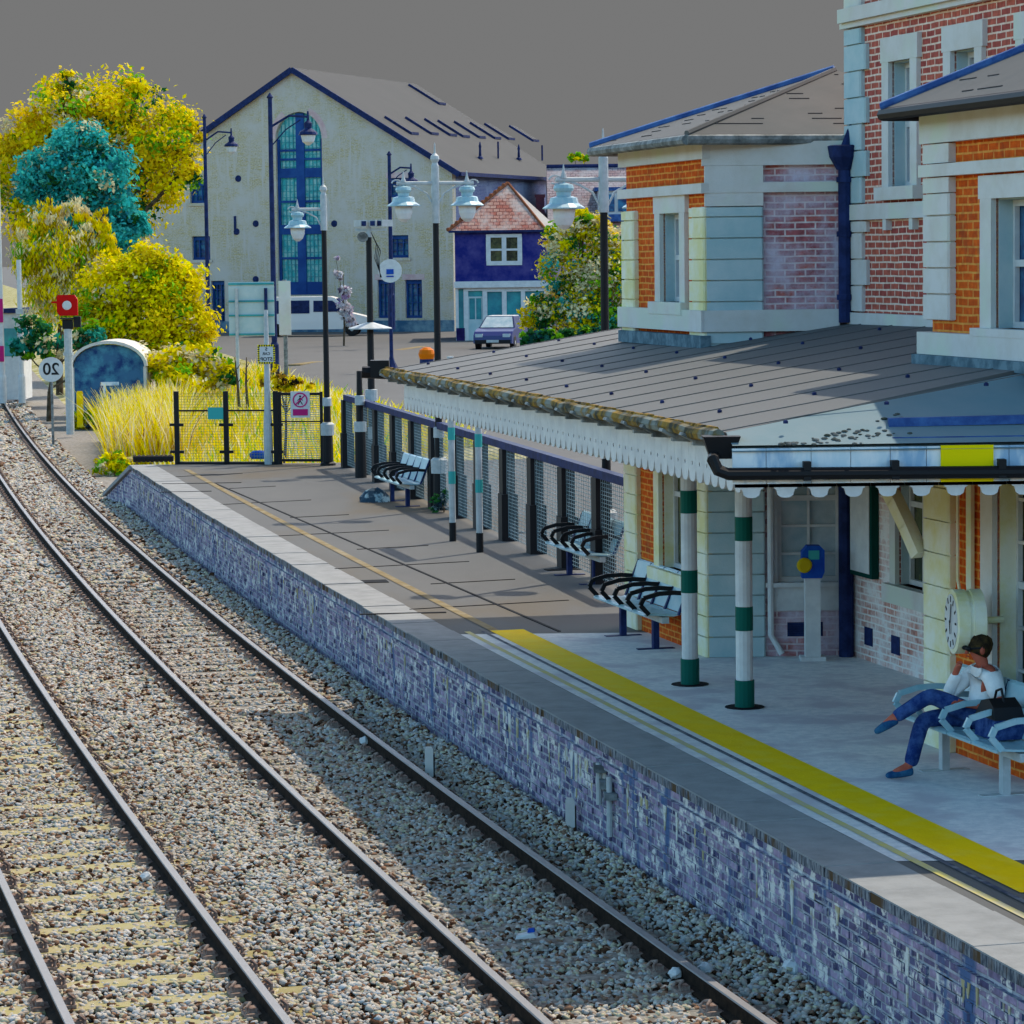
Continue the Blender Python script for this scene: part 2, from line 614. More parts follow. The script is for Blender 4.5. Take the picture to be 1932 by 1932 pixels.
ds = [-400, -120, -40, -20, -12, -9, -7, -3, 0.6, 1.3, 1.5, 2.4, 3.2, 4.2, 5.2, 6.4, 8, 10, 12, 16, 24, 40, 70, 150, 420]
ys = [-60, 0, 10, 20, 30, 40, 48, 56, 62, 66, 68.3, 69, 70, 71.5, 74, 78, 84, 90, 98, 106, 114, 122, 135, 150, 180, 240, 400, 900, 2000]
gv, gf = [], []
for y in ys:
    for d in ds:
        p = rail_pt(y, 0)
        gv.append((p.x + d, y, ground_z(d, y)))
nd = len(ds)
gm = bpy.data.meshes.new("ground")
gmi = []
for i in range(len(ys) - 1):
    for j in range(nd - 1):
        a = i * nd + j
        gf.append((a, a + 1, a + nd + 1, a + nd))
        dm, ym = (ds[j] + ds[j + 1]) / 2, (ys[i] + ys[i + 1]) / 2
        gmi.append(0 if dm < -7 or (2.4 < dm < 10 and ym > 68) else (2 if dm < 2.4 else 1))
gm.from_pydata(gv, [], gf)
for m_ in (M_earth, M_tarmac, M_balfar):
    gm.materials.append(m_)
gm.polygons.foreach_set('material_index', gmi)
gm.update()
g_o = struct(bpy.data.objects.new("ground", gm))
COL.objects.link(g_o)

# kerb line across the station approach
mb = MB()
kp = [G(555, 690, 0.42), G(640, 679, 0.43), G(720, 667, 0.44), G(800, 655, 0.46)]
for a, b in zip(kp, kp[1:]):
    mb.bar(a, b, 0.5, 0.10)
struct(mb.build("kerb", M_tanline))

# near bed of fines under the stones
mb = MB()
yy = [2, 8, 14, 18] + list(range(20, 124, 2))
for a, b in zip(yy, yy[1:]):
    d1 = 0.78
    mb.face(Vector(rail_pt(a, -7.4)) + Vector((0, 0, -1.092)), rail_pt(a, d1) + Vector((0, 0, -1.092)), rail_pt(b, d1) + Vector((0, 0, -1.092)), rail_pt(b, -7.4) + Vector((0, 0, -1.092)))
struct(mb.build("track_bed", M_bed, fixn=False))

# ------------------------------------------------------------------ rails
def rail(off, label, y1=126):
    r = thing("rail", label, "rail", rail_pt(20, off) + Vector((0, 0, -0.9)), group="running rails of the two tracks")
    prof = [(-0.07, -0.16), (0.07, -0.16), (0.07, -0.145), (0.012, -0.125), (0.012, -0.05), (0.034, -0.04), (0.034, -0.012), (-0.034, -0.012), (-0.034, -0.04), (-0.012, -0.05), (-0.012, -0.125), (-0.07, -0.145)]
    mb, top = MB(), MB()
    ysr = [6 + 2.5 * i for i in range(int((y1 - 6) / 2.5) + 1)]
    n = len(prof)
    for y in ysr:
        p0, (x, s_) = rail_pt(y, off), r1x(y)
        k = 1 / math.sqrt(1 + s_ * s_)
        rt = Vector((k, -s_ * k, 0))
        for a, z in prof:
            mb.v.append(tuple(p0 + rt * a + Vector((0, 0, z - 0.9))))
        for a, z in ((-0.036, -0.012), (0.036, -0.012), (0.032, 0.0), (-0.032, 0.0)):
            top.v.append(tuple(p0 + rt * a + Vector((0, 0, z - 0.9))))
    for i in range(len(ysr) - 1):
        for j in range(n):
            mb.f.append((i * n + j, i * n + (j + 1) % n, (i + 1) * n + (j + 1) % n, (i + 1) * n + j))
        for j in range(4):
            top.f.append((i * 4 + j, i * 4 + (j + 1) % 4, (i + 1) * 4 + (j + 1) % 4, (i + 1) * 4 + j))
    mb.build("rail_web", M_rail, r, world=True)
    top.build("rail_head", M_railtop, r, world=True)


GA = 1.505
rail(0.0, "rail nearest the platform wall, shaded side next to the brickwork")
rail(-GA, "inner rail of the platform track, second rail from the platform wall")
rail(-3.27, "third rail from the platform wall, first rail of the outer track")
rail(-3.27 - GA, "outermost rail cutting the bottom left corner, farthest from the platform", 60)

# ------------------------------------------------------------------ sleepers
def sleeper_proto(name, matr, label, grp):
    t = thing(name, label, "sleeper", (0, 0, 0), group=grp)
    mb = MB()
    mb.box(-1.25, 1.25, -0.13, 0.13, -0.19, 0.0)
    mb.build("sleeper_beam", matr, t)
    for sx in (-1, 1):
        c = MB()
        x0 = sx * GA / 2
        c.box(x0 - 0.17, x0 + 0.17, -0.09, 0.09, 0.0, 0.03)
        for q in (-1, 1):
            xa = x0 + q * 0.10
            c.tube([(xa + q * 0.05, -0.06, 0.03), (xa + q * 0.055, -0.06, 0.075), (xa + q * 0.02, -0.02, 0.10), (xa + q * 0.04, 0.04, 0.085), (xa + q * 0.075, 0.06, 0.05), (xa + q * 0.03, 0.07, 0.03)], 0.014, 6)
            c.box(xa - 0.03, xa + 0.03, -0.05, 0.05, 0.03, 0.065)
        c.build("rail_chair", M_chair, t)
    return t


def lay(proto, off, y0, y1, step, label):
    y, first = y0, True
    while y < y1:
        p, (x, s_) = rail_pt(y, off), r1x(y)
        rz = math.atan(-s_) * -1
        rz = -math.atan(s_) * 1.0
        rz = math.atan2(-s_, 1)
        loc = p + Vector((0, 0, -1.062 + rnd.uniform(-0.006, 0.004)))
        if first:
            proto.location, proto.rotation_euler = loc, (0, 0, rz)
            first = False
        else:
            dup(proto, loc, rz + rnd.uniform(-0.008, 0.008), label)
        y += step * math.cos(rz)


LA = "concrete sleeper half buried in ballast under the platform track"
LB = "concrete sleeper half buried in ballast under the outer track"
lay(sleeper_proto("sleeper", M_timber, LA, "sleepers of the platform track"), -GA / 2, 19.2, 112, 0.66, LA)
lay(sleeper_proto("sleeper", M_conc, LB, "sleepers of the outer track"), -3.27 - GA / 2, 19.5, 52, 0.66, LB)

# ------------------------------------------------------------------ ballast stones (one uncountable mass)
PH = (1 + 5 ** 0.5) / 2
ICO = np.array([(-1, PH, 0), (1, PH, 0), (-1, -PH, 0), (1, -PH, 0), (0, -1, PH), (0, 1, PH), (0, -1, -PH), (0, 1, -PH), (PH, 0, -1), (PH, 0, 1), (-PH, 0, -1), (-PH, 0, 1)]) / 1.902
ICOF = np.array([(0, 11, 5), (0, 5, 1), (0, 1, 7), (0, 7, 10), (0, 10, 11), (1, 5, 9), (5, 11, 4), (11, 10, 2), (10, 7, 6), (7, 1, 8), (3, 9, 4), (3, 4, 2), (3, 2, 6), (3, 6, 8), (3, 8, 9), (4, 9, 5), (2, 4, 11), (6, 2, 10), (8, 6, 7), (9, 8, 1)])


def tri_mesh(name, V, Fc, colv, matl):
    me = bpy.data.meshes.new(name)
    nv, nf = len(V), len(Fc)
    k = Fc.shape[1]
    me.vertices.add(nv)
    me.vertices.foreach_set('co', V.astype(np.float32).ravel())
    me.loops.add(nf * k)
    me.loops.foreach_set('vertex_index', Fc.astype(np.int32).ravel())
    me.polygons.add(nf)
    me.polygons.foreach_set('loop_start', (np.arange(nf) * k).astype(np.int32))
    me.polygons.foreach_set('loop_total', np.full(nf, k, dtype=np.int32))
    me.update()
    me.validate()
    at = me.attributes.new('tint', 'FLOAT_COLOR', 'POINT')
    at.data.foreach_set('color', np.concatenate([colv, np.ones((nv, 1))], 1).astype(np.float32).ravel())
    me.materials.append(matl)
    ob = bpy.data.objects.new(name, me)
    COL.objects.link(ob)
    return ob


def stones(y0, y1, dens, size, xmin_clip=True):
    ymid = np.linspace(y0, y1, 200)
    W = 8.4
    n = int((y1 - y0) * W * dens)
    y = NP.uniform(y0, y1, n)
    d = NP.uniform(-7.6, 0.80, n)
    t = (np.clip(y, 21, 126) - 60) / 40
    x = ((-0.10235866 * t + 0.68769547) * t - 8.94666064) * t - 7.57632903
    sl_ = ((3 * -0.10235866 * t + 2 * 0.68769547) * t - 8.94666064) / 40
    x = x + sl_ * (y - np.clip(y, 21, 126))
    k = 1 / np.sqrt(1 + sl_ ** 2)
    X = x + d * k
    Yw = y - d * sl_ * k
    keep = X > -0.168 * Yw - 2.0
    # keep sleepers partly clear: nothing on the outer track's sleeper tops most of the time
    def on_sleeper(off, ystart):
        ph = ((y - ystart) / (0.66 * k)) % 1.0
        near = (np.abs(((ph + 0.5) % 1.0) - 0.5) < 0.20) & (np.abs(d - off) < 1.2)
        return near
    drop = (on_sleeper(-GA / 2, 19.2) & (NP.random(n) < np.where((y > 38) & (y < 64), 0.9, 0.5))) | (on_sleeper(-3.27 - GA / 2, 19.5) & (NP.random(n) < 0.62))
    rails_ = np.zeros(n, bool)
    for off in (0, -GA, -3.27, -3.27 - GA):
        rails_ |= np.abs(d - off) < 0.085
    keep &= ~drop & ~rails_
    X, Yw, d = X[keep], Yw[keep], d[keep]
    n = len(X)
    s_ = size * NP.uniform(0.65, 1.35, n)
    # heaped shoulder against the platform wall and between the tracks
    zb = -1.085 + NP.uniform(0, 0.028, n) + np.clip(d - 0.25, 0, 1) * 0.18 + 0.035 * np.exp(-((d + 2.4) / 0.5) ** 2)
    q = NP.normal(size=(n, 12, 3)) * 0.17
    V = ICO[None] + q
    V *= (NP.uniform(0.6, 1.25, (n, 1, 3)) * np.array([1, 1, 0.72]))
    a = NP.uniform(0, 6.28, n)
    ca, sa = np.cos(a)[:, None], np.sin(a)[:, None]
    VX = V[..., 0] * ca - V[..., 1] * sa
    VY = V[..., 0] * sa + V[..., 1] * ca
    tl = NP.uniform(-0.5, 0.5, n)[:, None]
    VZ = V[..., 2] + VX * tl
    V = np.stack([VX * s_[:, None] / 2 + X[:, None], VY * s_[:, None] / 2 + Yw[:, None], VZ * s_[:, None] / 2 + zb[:, None]], -1)
    Fc = (ICOF[None] + (np.arange(n) * 12)[:, None, None]).reshape(-1, 3)
    base = np.array([(0.46, 0.42, 0.37), (0.38, 0.32, 0.26), (0.46, 0.41, 0.28), (0.24, 0.14, 0.09), (0.42, 0.41, 0.40), (0.07, 0.035, 0.02)])
    pick = NP.choice(6, n, p=[0.28, 0.20, 0.14, 0.12, 0.14, 0.12])
    c = base[pick] * 1.12 * NP.uniform(0.8, 1.12, (n, 1))
    return V.reshape(-1, 3), Fc, np.repeat(c, 12, axis=0)


M_stones = attr_mat("ballast_stone", 0.9)
parts_ = [stones(18.5, 34, 800, 0.052), stones(34, 52, 480, 0.064), stones(52, 84, 200, 0.095), stones(84, 122, 80, 0.14)]
o = 0
VV, FF, CC = [], [], []
for v, f, c in parts_:
    VV.append(v)
    FF.append(f + o)
    CC.append(c)
    o += len(v)
bal = tri_mesh("ballast", np.concatenate(VV), np.concatenate(FF), np.concatenate(CC), M_stones)
bal['kind'] = 'stuff'
bal['label'] = "pale grey and brown ballast stones between the rails"

# ------------------------------------------------------------------ platform
M_pave = mat("platform_concrete", (0.120, 0.120, 0.119), (0.133, 0.132, 0.129), 0.8, 0.35, 0.65, c3=(0.130, 0.112, 0.088), s3=0.30, stretch=(1, 0.4, 1), bump=0.12, bscale=30)
M_asph = mat("lightened_asphalt", (0.60, 0.60, 0.60), (0.78, 0.75, 0.72), 9.0, 0.35, 0.62, c3=(0.56, 0.52, 0.54), s3=1.4, bump=0.25, bscale=60)
M_coping = mat("coping_slab", (0.29, 0.295, 0.295), (0.22, 0.225, 0.225), 3.0, 0.4, 0.7, bump=0.2, bscale=40)
M_copface = mat("coping_face", (0.26, 0.27, 0.29), (0.06, 0.07, 0.09), 9.0, 0.42, 0.58, c3=(0.10, 0.06, 0.03), s3=1.6, stretch=(4, 4, 0.8), bump=0.5, bscale=50)
M_joint_and_shadow = mat("joint_and_post_shadow", (0.012, 0.012, 0.014))

mb = MB()
yy = [2, 8, 14] + [16 + i for i in range(53)]
for a, b in zip(yy, yy[1:]):
    ra, rb = C1.x - 0.2603 * (a - C1.y) + 3.0, C1.x - 0.2603 * (b - C1.y) + 3.0
    mb.face(edge_pt(a, 0.5, 0.0), Vector((ra, a, 0)), Vector((rb, b, 0)), edge_pt(b, 0.5, 0.0))
struct(mb.build("platform", M_pave, fixn=False))
# asphalt under the canopy, coloured lighter to lift its shade, cut at shadow edge
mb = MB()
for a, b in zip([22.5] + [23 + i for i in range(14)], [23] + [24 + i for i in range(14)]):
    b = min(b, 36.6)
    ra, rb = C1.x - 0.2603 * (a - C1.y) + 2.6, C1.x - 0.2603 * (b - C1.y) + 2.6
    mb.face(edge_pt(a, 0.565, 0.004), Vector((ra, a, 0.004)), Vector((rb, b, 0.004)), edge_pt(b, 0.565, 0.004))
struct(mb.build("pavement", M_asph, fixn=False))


def strip(name, off0, off1, y0, y1, z, m_, step=1.0):
    mb = MB()
    n = max(1, int((y1 - y0) / step))
    for i in range(n):
        a, b = y0 + (y1 - y0) * i / n, y0 + (y1 - y0) * (i + 1) / n
        mb.face(edge_pt(a, off0, z), edge_pt(a, off1, z), edge_pt(b, off1, z), edge_pt(b, off0, z))
    o = struct(mb.build(name, m_, fixn=False))
    return o


strip("yellow_line", 0.98, 1.40, 21.2, 36.8, 0.008, M_yellow)  # ends at canopy shadow edges; sun washout put into its length
strip("edge_line", 0.66, 0.73, 20.0, 36.8, 0.008, M_paleline)
strip("drain_line", 0.86, 0.91, 18.0, 36.8, 0.008, mat("drain_slot", (0.05, 0.06, 0.09), (0.16, 0.17, 0.19), 6.0))
strip("worn_line", 0.98, 1.10, 36.8, 66.0, 0.008, M_tanline)

# slab joints, with post shadows painted in among the cross lines
mb = MB()
for i, yj in enumerate((39.3, 42.0, 44.6, 47.2, 50.0, 53.2, 56.6, 60.2, 64.0)):
    xr = C1.x - 0.2603 * (yj - C1.y) - 0.1
    a, b = edge_pt(yj, 0.52, 0.004), Vector((xr - 0.1, yj + 0.95, 0.004))
    if i % 2:
        a = a.lerp(b, 0.42)
    mb.bar(a, b, 0.03, 0.008)
for a, b in ((36.9, 41), (41, 47), (47, 54), (54, 62)):
    p = Vector((C1.x - 0.2603 * (a - C1.y) - 1.0, a, 0.004))
    q = Vector((C1.x - 0.2603 * (b - C1.y) - 1.0, b, 0.004))
    mb.bar(p, q, 0.04, 0.008)
for px, py, w_, l_ in ((690, 1098, 0.35, 0.6), (1062, 1075, 0.22, 0.5), (1092, 1032, 0.2, 0.45), (1000, 1005, 0.2, 0.45), (760, 1158, 0.09, 1.1), (380, 912, 0.08, 1.6), (350, 928, 0.08, 1.0)):
    p = G(px, py, 0.004)
    mb.bar(p - Vector((l_ / 2, 0, 0)), p + Vector((l_ / 2, 0.1, 0)), w_, 0.010)
struct(mb.build("pavement_dark_marks", M_joint_and_shadow))

# side wall with coping
pw = thing("platform_wall", "dark weathered brick platform side wall with overhanging pale coping", "wall", edge_pt(40, 0.1, -1.0))
mb, cpg, cf = MB(), MB(), MB()
yw = [3, 8, 12] + [15 + i for i in range(53)] + [68.0]
for a, b in zip(yw, yw[1:]):
    mb.hexa([edge_pt(a, 0.07, -1.25), edge_pt(a, 0.45, -1.25), edge_pt(b, 0.45, -1.25), edge_pt(b, 0.07, -1.25),
             edge_pt(a, 0.07, -0.10), edge_pt(a, 0.45, -0.10), edge_pt(b, 0.45, -0.10), edge_pt(b, 0.07, -0.10)])
    # projecting string of bricks under the coping
    mb.hexa([edge_pt(a, 0.035, -0.27), edge_pt(a, 0.068, -0.27), edge_pt(b, 0.068, -0.27), edge_pt(b, 0.035, -0.27),
             edge_pt(a, 0.035, -0.20), edge_pt(a, 0.068, -0.20), edge_pt(b, 0.068, -0.20), edge_pt(b, 0.035, -0.20)])
# sloping ramp wall at the far end
e0, e1 = Vector((-8.50, 68.0, 0)), Vector((-9.45, 71.3, 0))
k0 = edge_pt(68.0, 0.07)
mb.hexa([(k0.x, 68.0, -1.25), (k0.x + 0.38, 68.0, -1.25), (e1.x + 0.4, e1.y, -1.25), (e1.x, e1.y, -1.25),
         (k0.x, 68.0, -0.10), (k0.x + 0.38, 68.0, -0.10), (e1.x + 0.4, e1.y, -0.95), (e1.x, e1.y, -0.95)])
# frost-lifted and spalled bricks standing a little proud
for _ in range(1500):
    y = 17 + 50 * rnd.random() ** 1.6
    z = -1.08 + 0.075 * rnd.randint(0, 10)
    p_ = rnd.uniform(0.004, 0.022)
    y1_ = y + rnd.choice((0.10, 0.215, 0.215, 0.3))
    mb.hexa([edge_pt(y, 0.07 - p_, z), edge_pt(y, 0.10, z), edge_pt(y1_, 0.10, z), edge_pt(y1_, 0.07 - p_ * rnd.uniform(0.3, 1), z),
             edge_pt(y, 0.07 - p_, z + 0.064), edge_pt(y, 0.10, z + 0.064), edge_pt(y1_, 0.10, z + 0.064), edge_pt(y1_, 0.07 - p_ * rnd.uniform(0.3, 1), z + 0.064)])
mb.build("brick_face", M_platw, pw, world=True)
mb = MB()
for _ in range(150):      # lime and rust runs below the coping
    y = 17 + 50 * rnd.random() ** 1.4
    h_ = rnd.uniform(0.08, 0.45)
    w_ = rnd.uniform(0.012, 0.05)
    mb.hexa([edge_pt(y, 0.062, -0.30 - h_), edge_pt(y, 0.072, -0.30 - h_), edge_pt(y + w_ * 0.4, 0.072, -0.30 - h_), edge_pt(y + w_ * 0.4, 0.062, -0.30 - h_),
             edge_pt(y - w_, 0.060, -0.275), edge_pt(y - w_, 0.072, -0.275), edge_pt(y + w_, 0.072, -0.275), edge_pt(y + w_, 0.060, -0.275)])
lm_ = mb.build("lime_runs", mat("lime_run", (0.42, 0.36, 0.20), (0.62, 0.62, 0.58), 5.0, 0.45, 0.55), pw, world=True)
lm_["kind"] = "stuff"
y = 6.0
while y < 67.6:
    L_ = rnd.uniform(0.86, 0.94)
    b = min(y + L_, 68.0)
    zt = 0.006 + rnd.uniform(-0.006, 0.006)
    off = rnd.uniform(-0.012, 0.012)
    cpg.hexa([edge_pt(y, off, -0.075), edge_pt(y, 0.56, -0.075), edge_pt(b, 0.56, -0.075), edge_pt(b, off, -0.075),
              edge_pt(y, off, zt), edge_pt(y, 0.56, zt), edge_pt(b, 0.56, zt), edge_pt(b, off, zt)])
    cf.hexa([edge_pt(y, off - 0.004, -0.078), edge_pt(y, off + 0.2, -0.10), edge_pt(b, off + 0.2, -0.10), edge_pt(b, off - 0.004, -0.078),
             edge_pt(y, off - 0.004, zt - 0.012), edge_pt(y, off - 0.001, zt - 0.012), edge_pt(b, off - 0.001, zt - 0.012), edge_pt(b, off - 0.004, zt - 0.012)])
    y = b + 0.012
cpg.hexa([(k0.x - 0.07, 68.01, -0.09), (k0.x + 0.5, 68.01, -0.09), (e1.x + 0.5, e1.y, -0.94), (e1.x - 0.07, e1.y, -0.94),
          (k0.x - 0.07, 68.01, 0.0), (k0.x + 0.5, 68.01, 0.0), (e1.x + 0.5, e1.y, -0.86), (e1.x - 0.07, e1.y, -0.86)])
cpg.build("coping", M_coping, pw, world=True)
cf.build("coping_edge", M_copface, pw, world=True)
# far retaining wall of the platform end and the ramp surface
mb = MB()
mb.hexa([(k0.x + 0.39, 68.02, -1.2), (-3.2, 68.02, -1.2), (-3.6, 71.3, -1.2), (e1.x + 0.41, e1.y, -1.2),
         (k0.x + 0.39, 68.02, -0.02), (-3.2, 68.02, -0.02), (-3.6, 71.3, -0.6), (e1.x + 0.41, e1.y, -0.92)])
struct(mb.build("platform_ramp", M_pave))

# ------------------------------------------------------------------ station house
st = thing("station_house", "red brick station house with white quoins, sash windows and hipped slate roofs", "building", C1 + Vector((2, -3, 0)))


def bp(name, mb, m, parent=None, **k):
    return mb.build(name, m, parent or st, world=(parent is None), **k)


def sub(name, mb, m, parent):
    # sub-part of a part that was built in the house's local space
    o = mb.build(name, m, None)
    off = Vector(st.location)
    o.data.transform(Matrix.Translation(-off))
    o.parent = parent
    return o


def sash(fr, a0, a1, z0, z1, depth, glass, frame_m=None, sur=0.17, head=0.24, sill=0.14, cols=2, rows=2, surm=None, revm=None, proud=0.05):
    """stone surround (part) with frame, pane and sill as its sub-parts; a0..a1 x z0..z1 is the clear opening"""
    surm = surm or M_stone
    mb = MB()
    fr.box(mb, a0 - sur, a0, -0.02, proud, z0, z1)
    fr.box(mb, a1, a1 + sur, -0.02, proud, z0, z1)
    fr.box(mb, a0 - sur - 0.03, a1 + sur + 0.03, -0.02, proud + 0.004, z1, z1 + head)
    wdo = bp("window", mb, surm)
    rv = MB()
    fr.box(rv, a0 - 0.01, a0 + 0.012, -depth, -0.021, z0, z1)
    fr.box(rv, a1 - 0.012, a1 + 0.01, -depth, -0.021, z0, z1)
    fr.box(rv, a0 + 0.013, a1 - 0.013, -depth, -0.021, z1 - 0.012, z1 + 0.01)
    sub("reveal", rv, revm or M_quoin, wdo)
    g = MB()
    fr.box(g, a0 + 0.02, a1 - 0.02, -depth - 0.03, -depth - 0.02, z0 + 0.01, z1 - 0.02)
    sub("pane", g, glass, wdo)
    f = MB()
    fw = 0.055
    fr.box(f, a0 + 0.014, a0 + fw, -depth - 0.015, -depth + 0.03, z0, z1 - 0.014)
    fr.box(f, a1 - fw, a1 - 0.014, -depth - 0.015, -depth + 0.03, z0, z1 - 0.014)
    fr.box(f, a0 + fw, a1 - fw, -depth - 0.015, -depth + 0.03, z1 - fw - 0.014, z1 - 0.014)
    fr.box(f, a0 + fw, a1 - fw, -depth - 0.015, -depth + 0.03, z0, z0 + fw)
    for i in range(1, cols):
        c = a0 + (a1 - a0) * i / cols
        fr.box(f, c - 0.014, c + 0.014, -depth - 0.015, -depth + 0.022, z0 + fw, z1 - fw - 0.014)
    for j in range(1, rows):
        z = z0 + (z1 - z0) * j / rows
        hw = 0.03 if j * 2 == rows else 0.014
        fr.box(f, a0 + fw, a1 - fw, -depth - 0.014, -depth + 0.026, z - hw, z + hw)
    sub("frame", f, frame_m or M_white, wdo)
    s_ = MB()
    fr.box(s_, a0 - sur - 0.06, a1 + sur + 0.06, -depth, proud + 0.07, z0 - sill, z0)
    sub("sill", s_, surm, wdo)
    return wdo


def quoins(fr, a0, a1, z0, z1, m_, pr=0.07, step=0.235, alt=0.0, nm="quoins", par=None):
    mb = MB()
    z, i = z0, 0
    while z < z1 - 0.05:
        t = min(z + step, z1)
        e = alt if i % 2 else 0.0
        c = 0.018
        zz0, zz1 = z + 0.008, t - 0.008
        # bevelled rusticated block
        a_, b_ = a0, a1 + e
        pts = [(a_, -0.02), (b_, -0.02), (b_, pr - c), (b_ - c, pr), (a_ + c, pr), (a_, pr - c)]
        mb.prism(pts, lambda a, b, zq: fr(a, b, zq), zz0, zz1)
        z = t
        i += 1
    fr.box(mb, a0 + 0.02, a1 - 0.02, -0.02, pr - 0.035, z0, z1)
    return bp(nm, mb, m_)


PT, EAV = 3.9, 5.75
NA0, NA1 = 6.5, 9.62
# --- far pavilion, track side (along F1, a from -3.1 to 0) and return face (F2)
mb = MB()
F1.wall(mb, -3.1, -0.02, 0.0, 5.72, 0.3, [(-1.62, -0.88, 3.98, 5.0), (-1.75, -0.75, 0.85, 2.6)])
bp("track_wall", mb, M_orange)
mb = MB()
F2.wall(mb, 0.02, 1.60, 3.6, 5.72, 0.3)
F2.wall(mb, 0.02, 1.60, 0.0, 3.6, 0.3, [(0.74, 1.50, 0.83, 2.75)])
bp("return_wall", mb, M_purple)
mb = MB()
F1.box(mb, -3.1, -2.8, -4.2, -0.3, 0.0, 5.72)
F1.box(mb, -2.8, NA0, -4.6, -4.3, 0.0, 5.72)
bp("rear_wall", mb, M_purple)
quoins(F2, -0.03, 0.62, 0.0, 5.05, M_quoin, 0.075)
quoins(F1, -0.47, 0.068, 0.0, 5.05, M_cream, 0.07, nm="corner_quoins")
quoins(F1, -3.12, -2.62, 0.0, 5.05, M_cream, 0.07, nm="far_quoins")
mb = MB()   # string course, frieze, plinth band
for a0, a1 in ((-3.16, 0.10),):
    F1.box(mb, a0, a1, -0.01, 0.10, 5.20, 5.31)
    F1.box(mb, a0, a1, -0.01, 0.085, 5.58, 5.76)
    F1.box(mb, a0, a1, -0.01, 0.11, 3.66, 3.90)
F2.box(mb, -0.06, 1.46, -0.01, 0.10, 5.202, 5.312)
F2.box(mb, -0.06, 1.58, -0.01, 0.095, 5.502, 5.762)
F2.box(mb, -0.06, 1.46, -0.01, 0.115, 3.662, 3.90)
F2.box(mb, -0.03, 0.62, -0.01, 0.09, 5.055, 5.50)
bp("string_course", mb, M_stone)
sash(F1, -1.62, -0.88, 3.98, 5.0, 0.16, M_glass, cols=1, rows=2, sur=0.2, head=0.22)
sash(F1, -1.75, -0.75, 0.85, 2.6, 0.16, M_darkglass, cols=2, rows=2, sur=0.2, head=0.22, surm=M_cream, revm=M_cream)
# boarded window under the canopy on the return face
sash(F2, 0.76, 1.48, 0.84, 2.72, 0.10, M_paleglass, cols=2, rows=6, sur=0.075, head=0.08, sill=0.05, proud=0.02, surm=M_white, revm=M_white)
mb = MB()
F2.box(mb, 0.68, 1.54, -0.01, 0.035, 0.52, 0.785)
bp("apron_panel", mb, M_white)
mb = MB()
for k in range(6):
    F2.box(mb, 0.88, 1.26, 0.004, 0.014, 0.235 + k * 0.024, 0.249 + k * 0.024)
F2.box(mb, 0.87, 1.27, -0.01, 0.003, 0.225, 0.385)
bp("air_vent", mb, M_dark)

# --- two-storey range behind (F3)
mb = MB()
F3.wall(mb, 0.0, 11.2, 3.6, 7.05, 0.35, [(1.25, 1.86, 5.22, 6.55), (2.95, 3.56, 5.22, 6.55), (4.75, 5.4, 5.22, 6.55)])
F3.wall(mb, 0.0, 11.2, 0.0, 3.6, 0.35, [(1.42, 2.2, 0.95, 2.7)])
F3.box(mb, 0.0, 11.2, -0.35, 0.0, 7.2, 8.0)
bp("main_wall", mb, M_tower)
mb = MB()
F3.box(mb, -0.01, 0.22, -6.0, -0.36, 0.0, 8.0)
F3.box(mb, 10.9, 11.2, -6.0, -0.36, 0.0, 8.0)
bp("gable_wall", mb, M_tower)
mb = MB()
F3.box(mb, -0.04, 11.3, -0.36, 0.14, 7.05, 7.20)
F3.box(mb, -0.10, 11.3, -0.36, 0.09, 6.99, 7.049)
F3.box(mb, 0.0, 6.48, -0.01, 0.08, 4.88, 5.05)
F3.box(mb, 0.0, 6.48, -0.01, 0.075, 3.66, 3.86)
for a in (1.18, 1.93, 2.9, 3.6):
    F3.box(mb, a - 0.05, a + 0.05, -0.01, 0.07, 4.76, 4.879)
bp("cornice", mb, M_stone)
quoins(F3, -0.06, 0.44, 5.06, 6.98, M_quoin, 0.06, 0.29, 0.14, "tower_quoins")
quoins(F3, -0.06, 0.44, 3.87, 4.87, M_stone, 0.06, 0.29, 0.14, "low_tower_quoins")
quoins(F3, -0.06, 0.44, 7.21, 7.99, M_stone, 0.06, 0.29, 0.14, "top_tower_quoins")
sash(F3, 1.25, 1.86, 5.22, 6.55, 0.17, M_glass, cols=1, rows=2, sur=0.19, head=0.26)
sash(F3, 2.95, 3.56, 5.22, 6.55, 0.17, M_glass, cols=1, rows=2, sur=0.19, head=0.26)
sash(F3, 4.75, 5.4, 5.22, 6.55, 0.17, M_glass, cols=1, rows=2, sur=0.19, head=0.26)
sash(F3, 1.42, 2.2, 0.95, 2.7, 0.14, M_darkglass, cols=2, rows=2, sur=0.16, head=0.2, sill=0.2)
# recess wall at platform level is worn pale
mb = MB()
F3.box(mb, 0.03, 1.22, 0.001, 0.012, 0.0, 2.9)
F3.box(mb, 1.22, 6.45, 0.001, 0.012, 0.0, 0.73)
bp("dado_brickwork", mb, M_pale)
mb = MB()
for a in (0.55, 1.35):
    mb = MB()
    F3.box(mb, a - 0.12, a + 0.12, 0.013, 0.022, 0.18, 0.38)
    bp("air_brick", mb, M_dark)
mb = MB()
F3.wall(mb, 0.0, 6.4, 3.61, 4.87, -0.006)
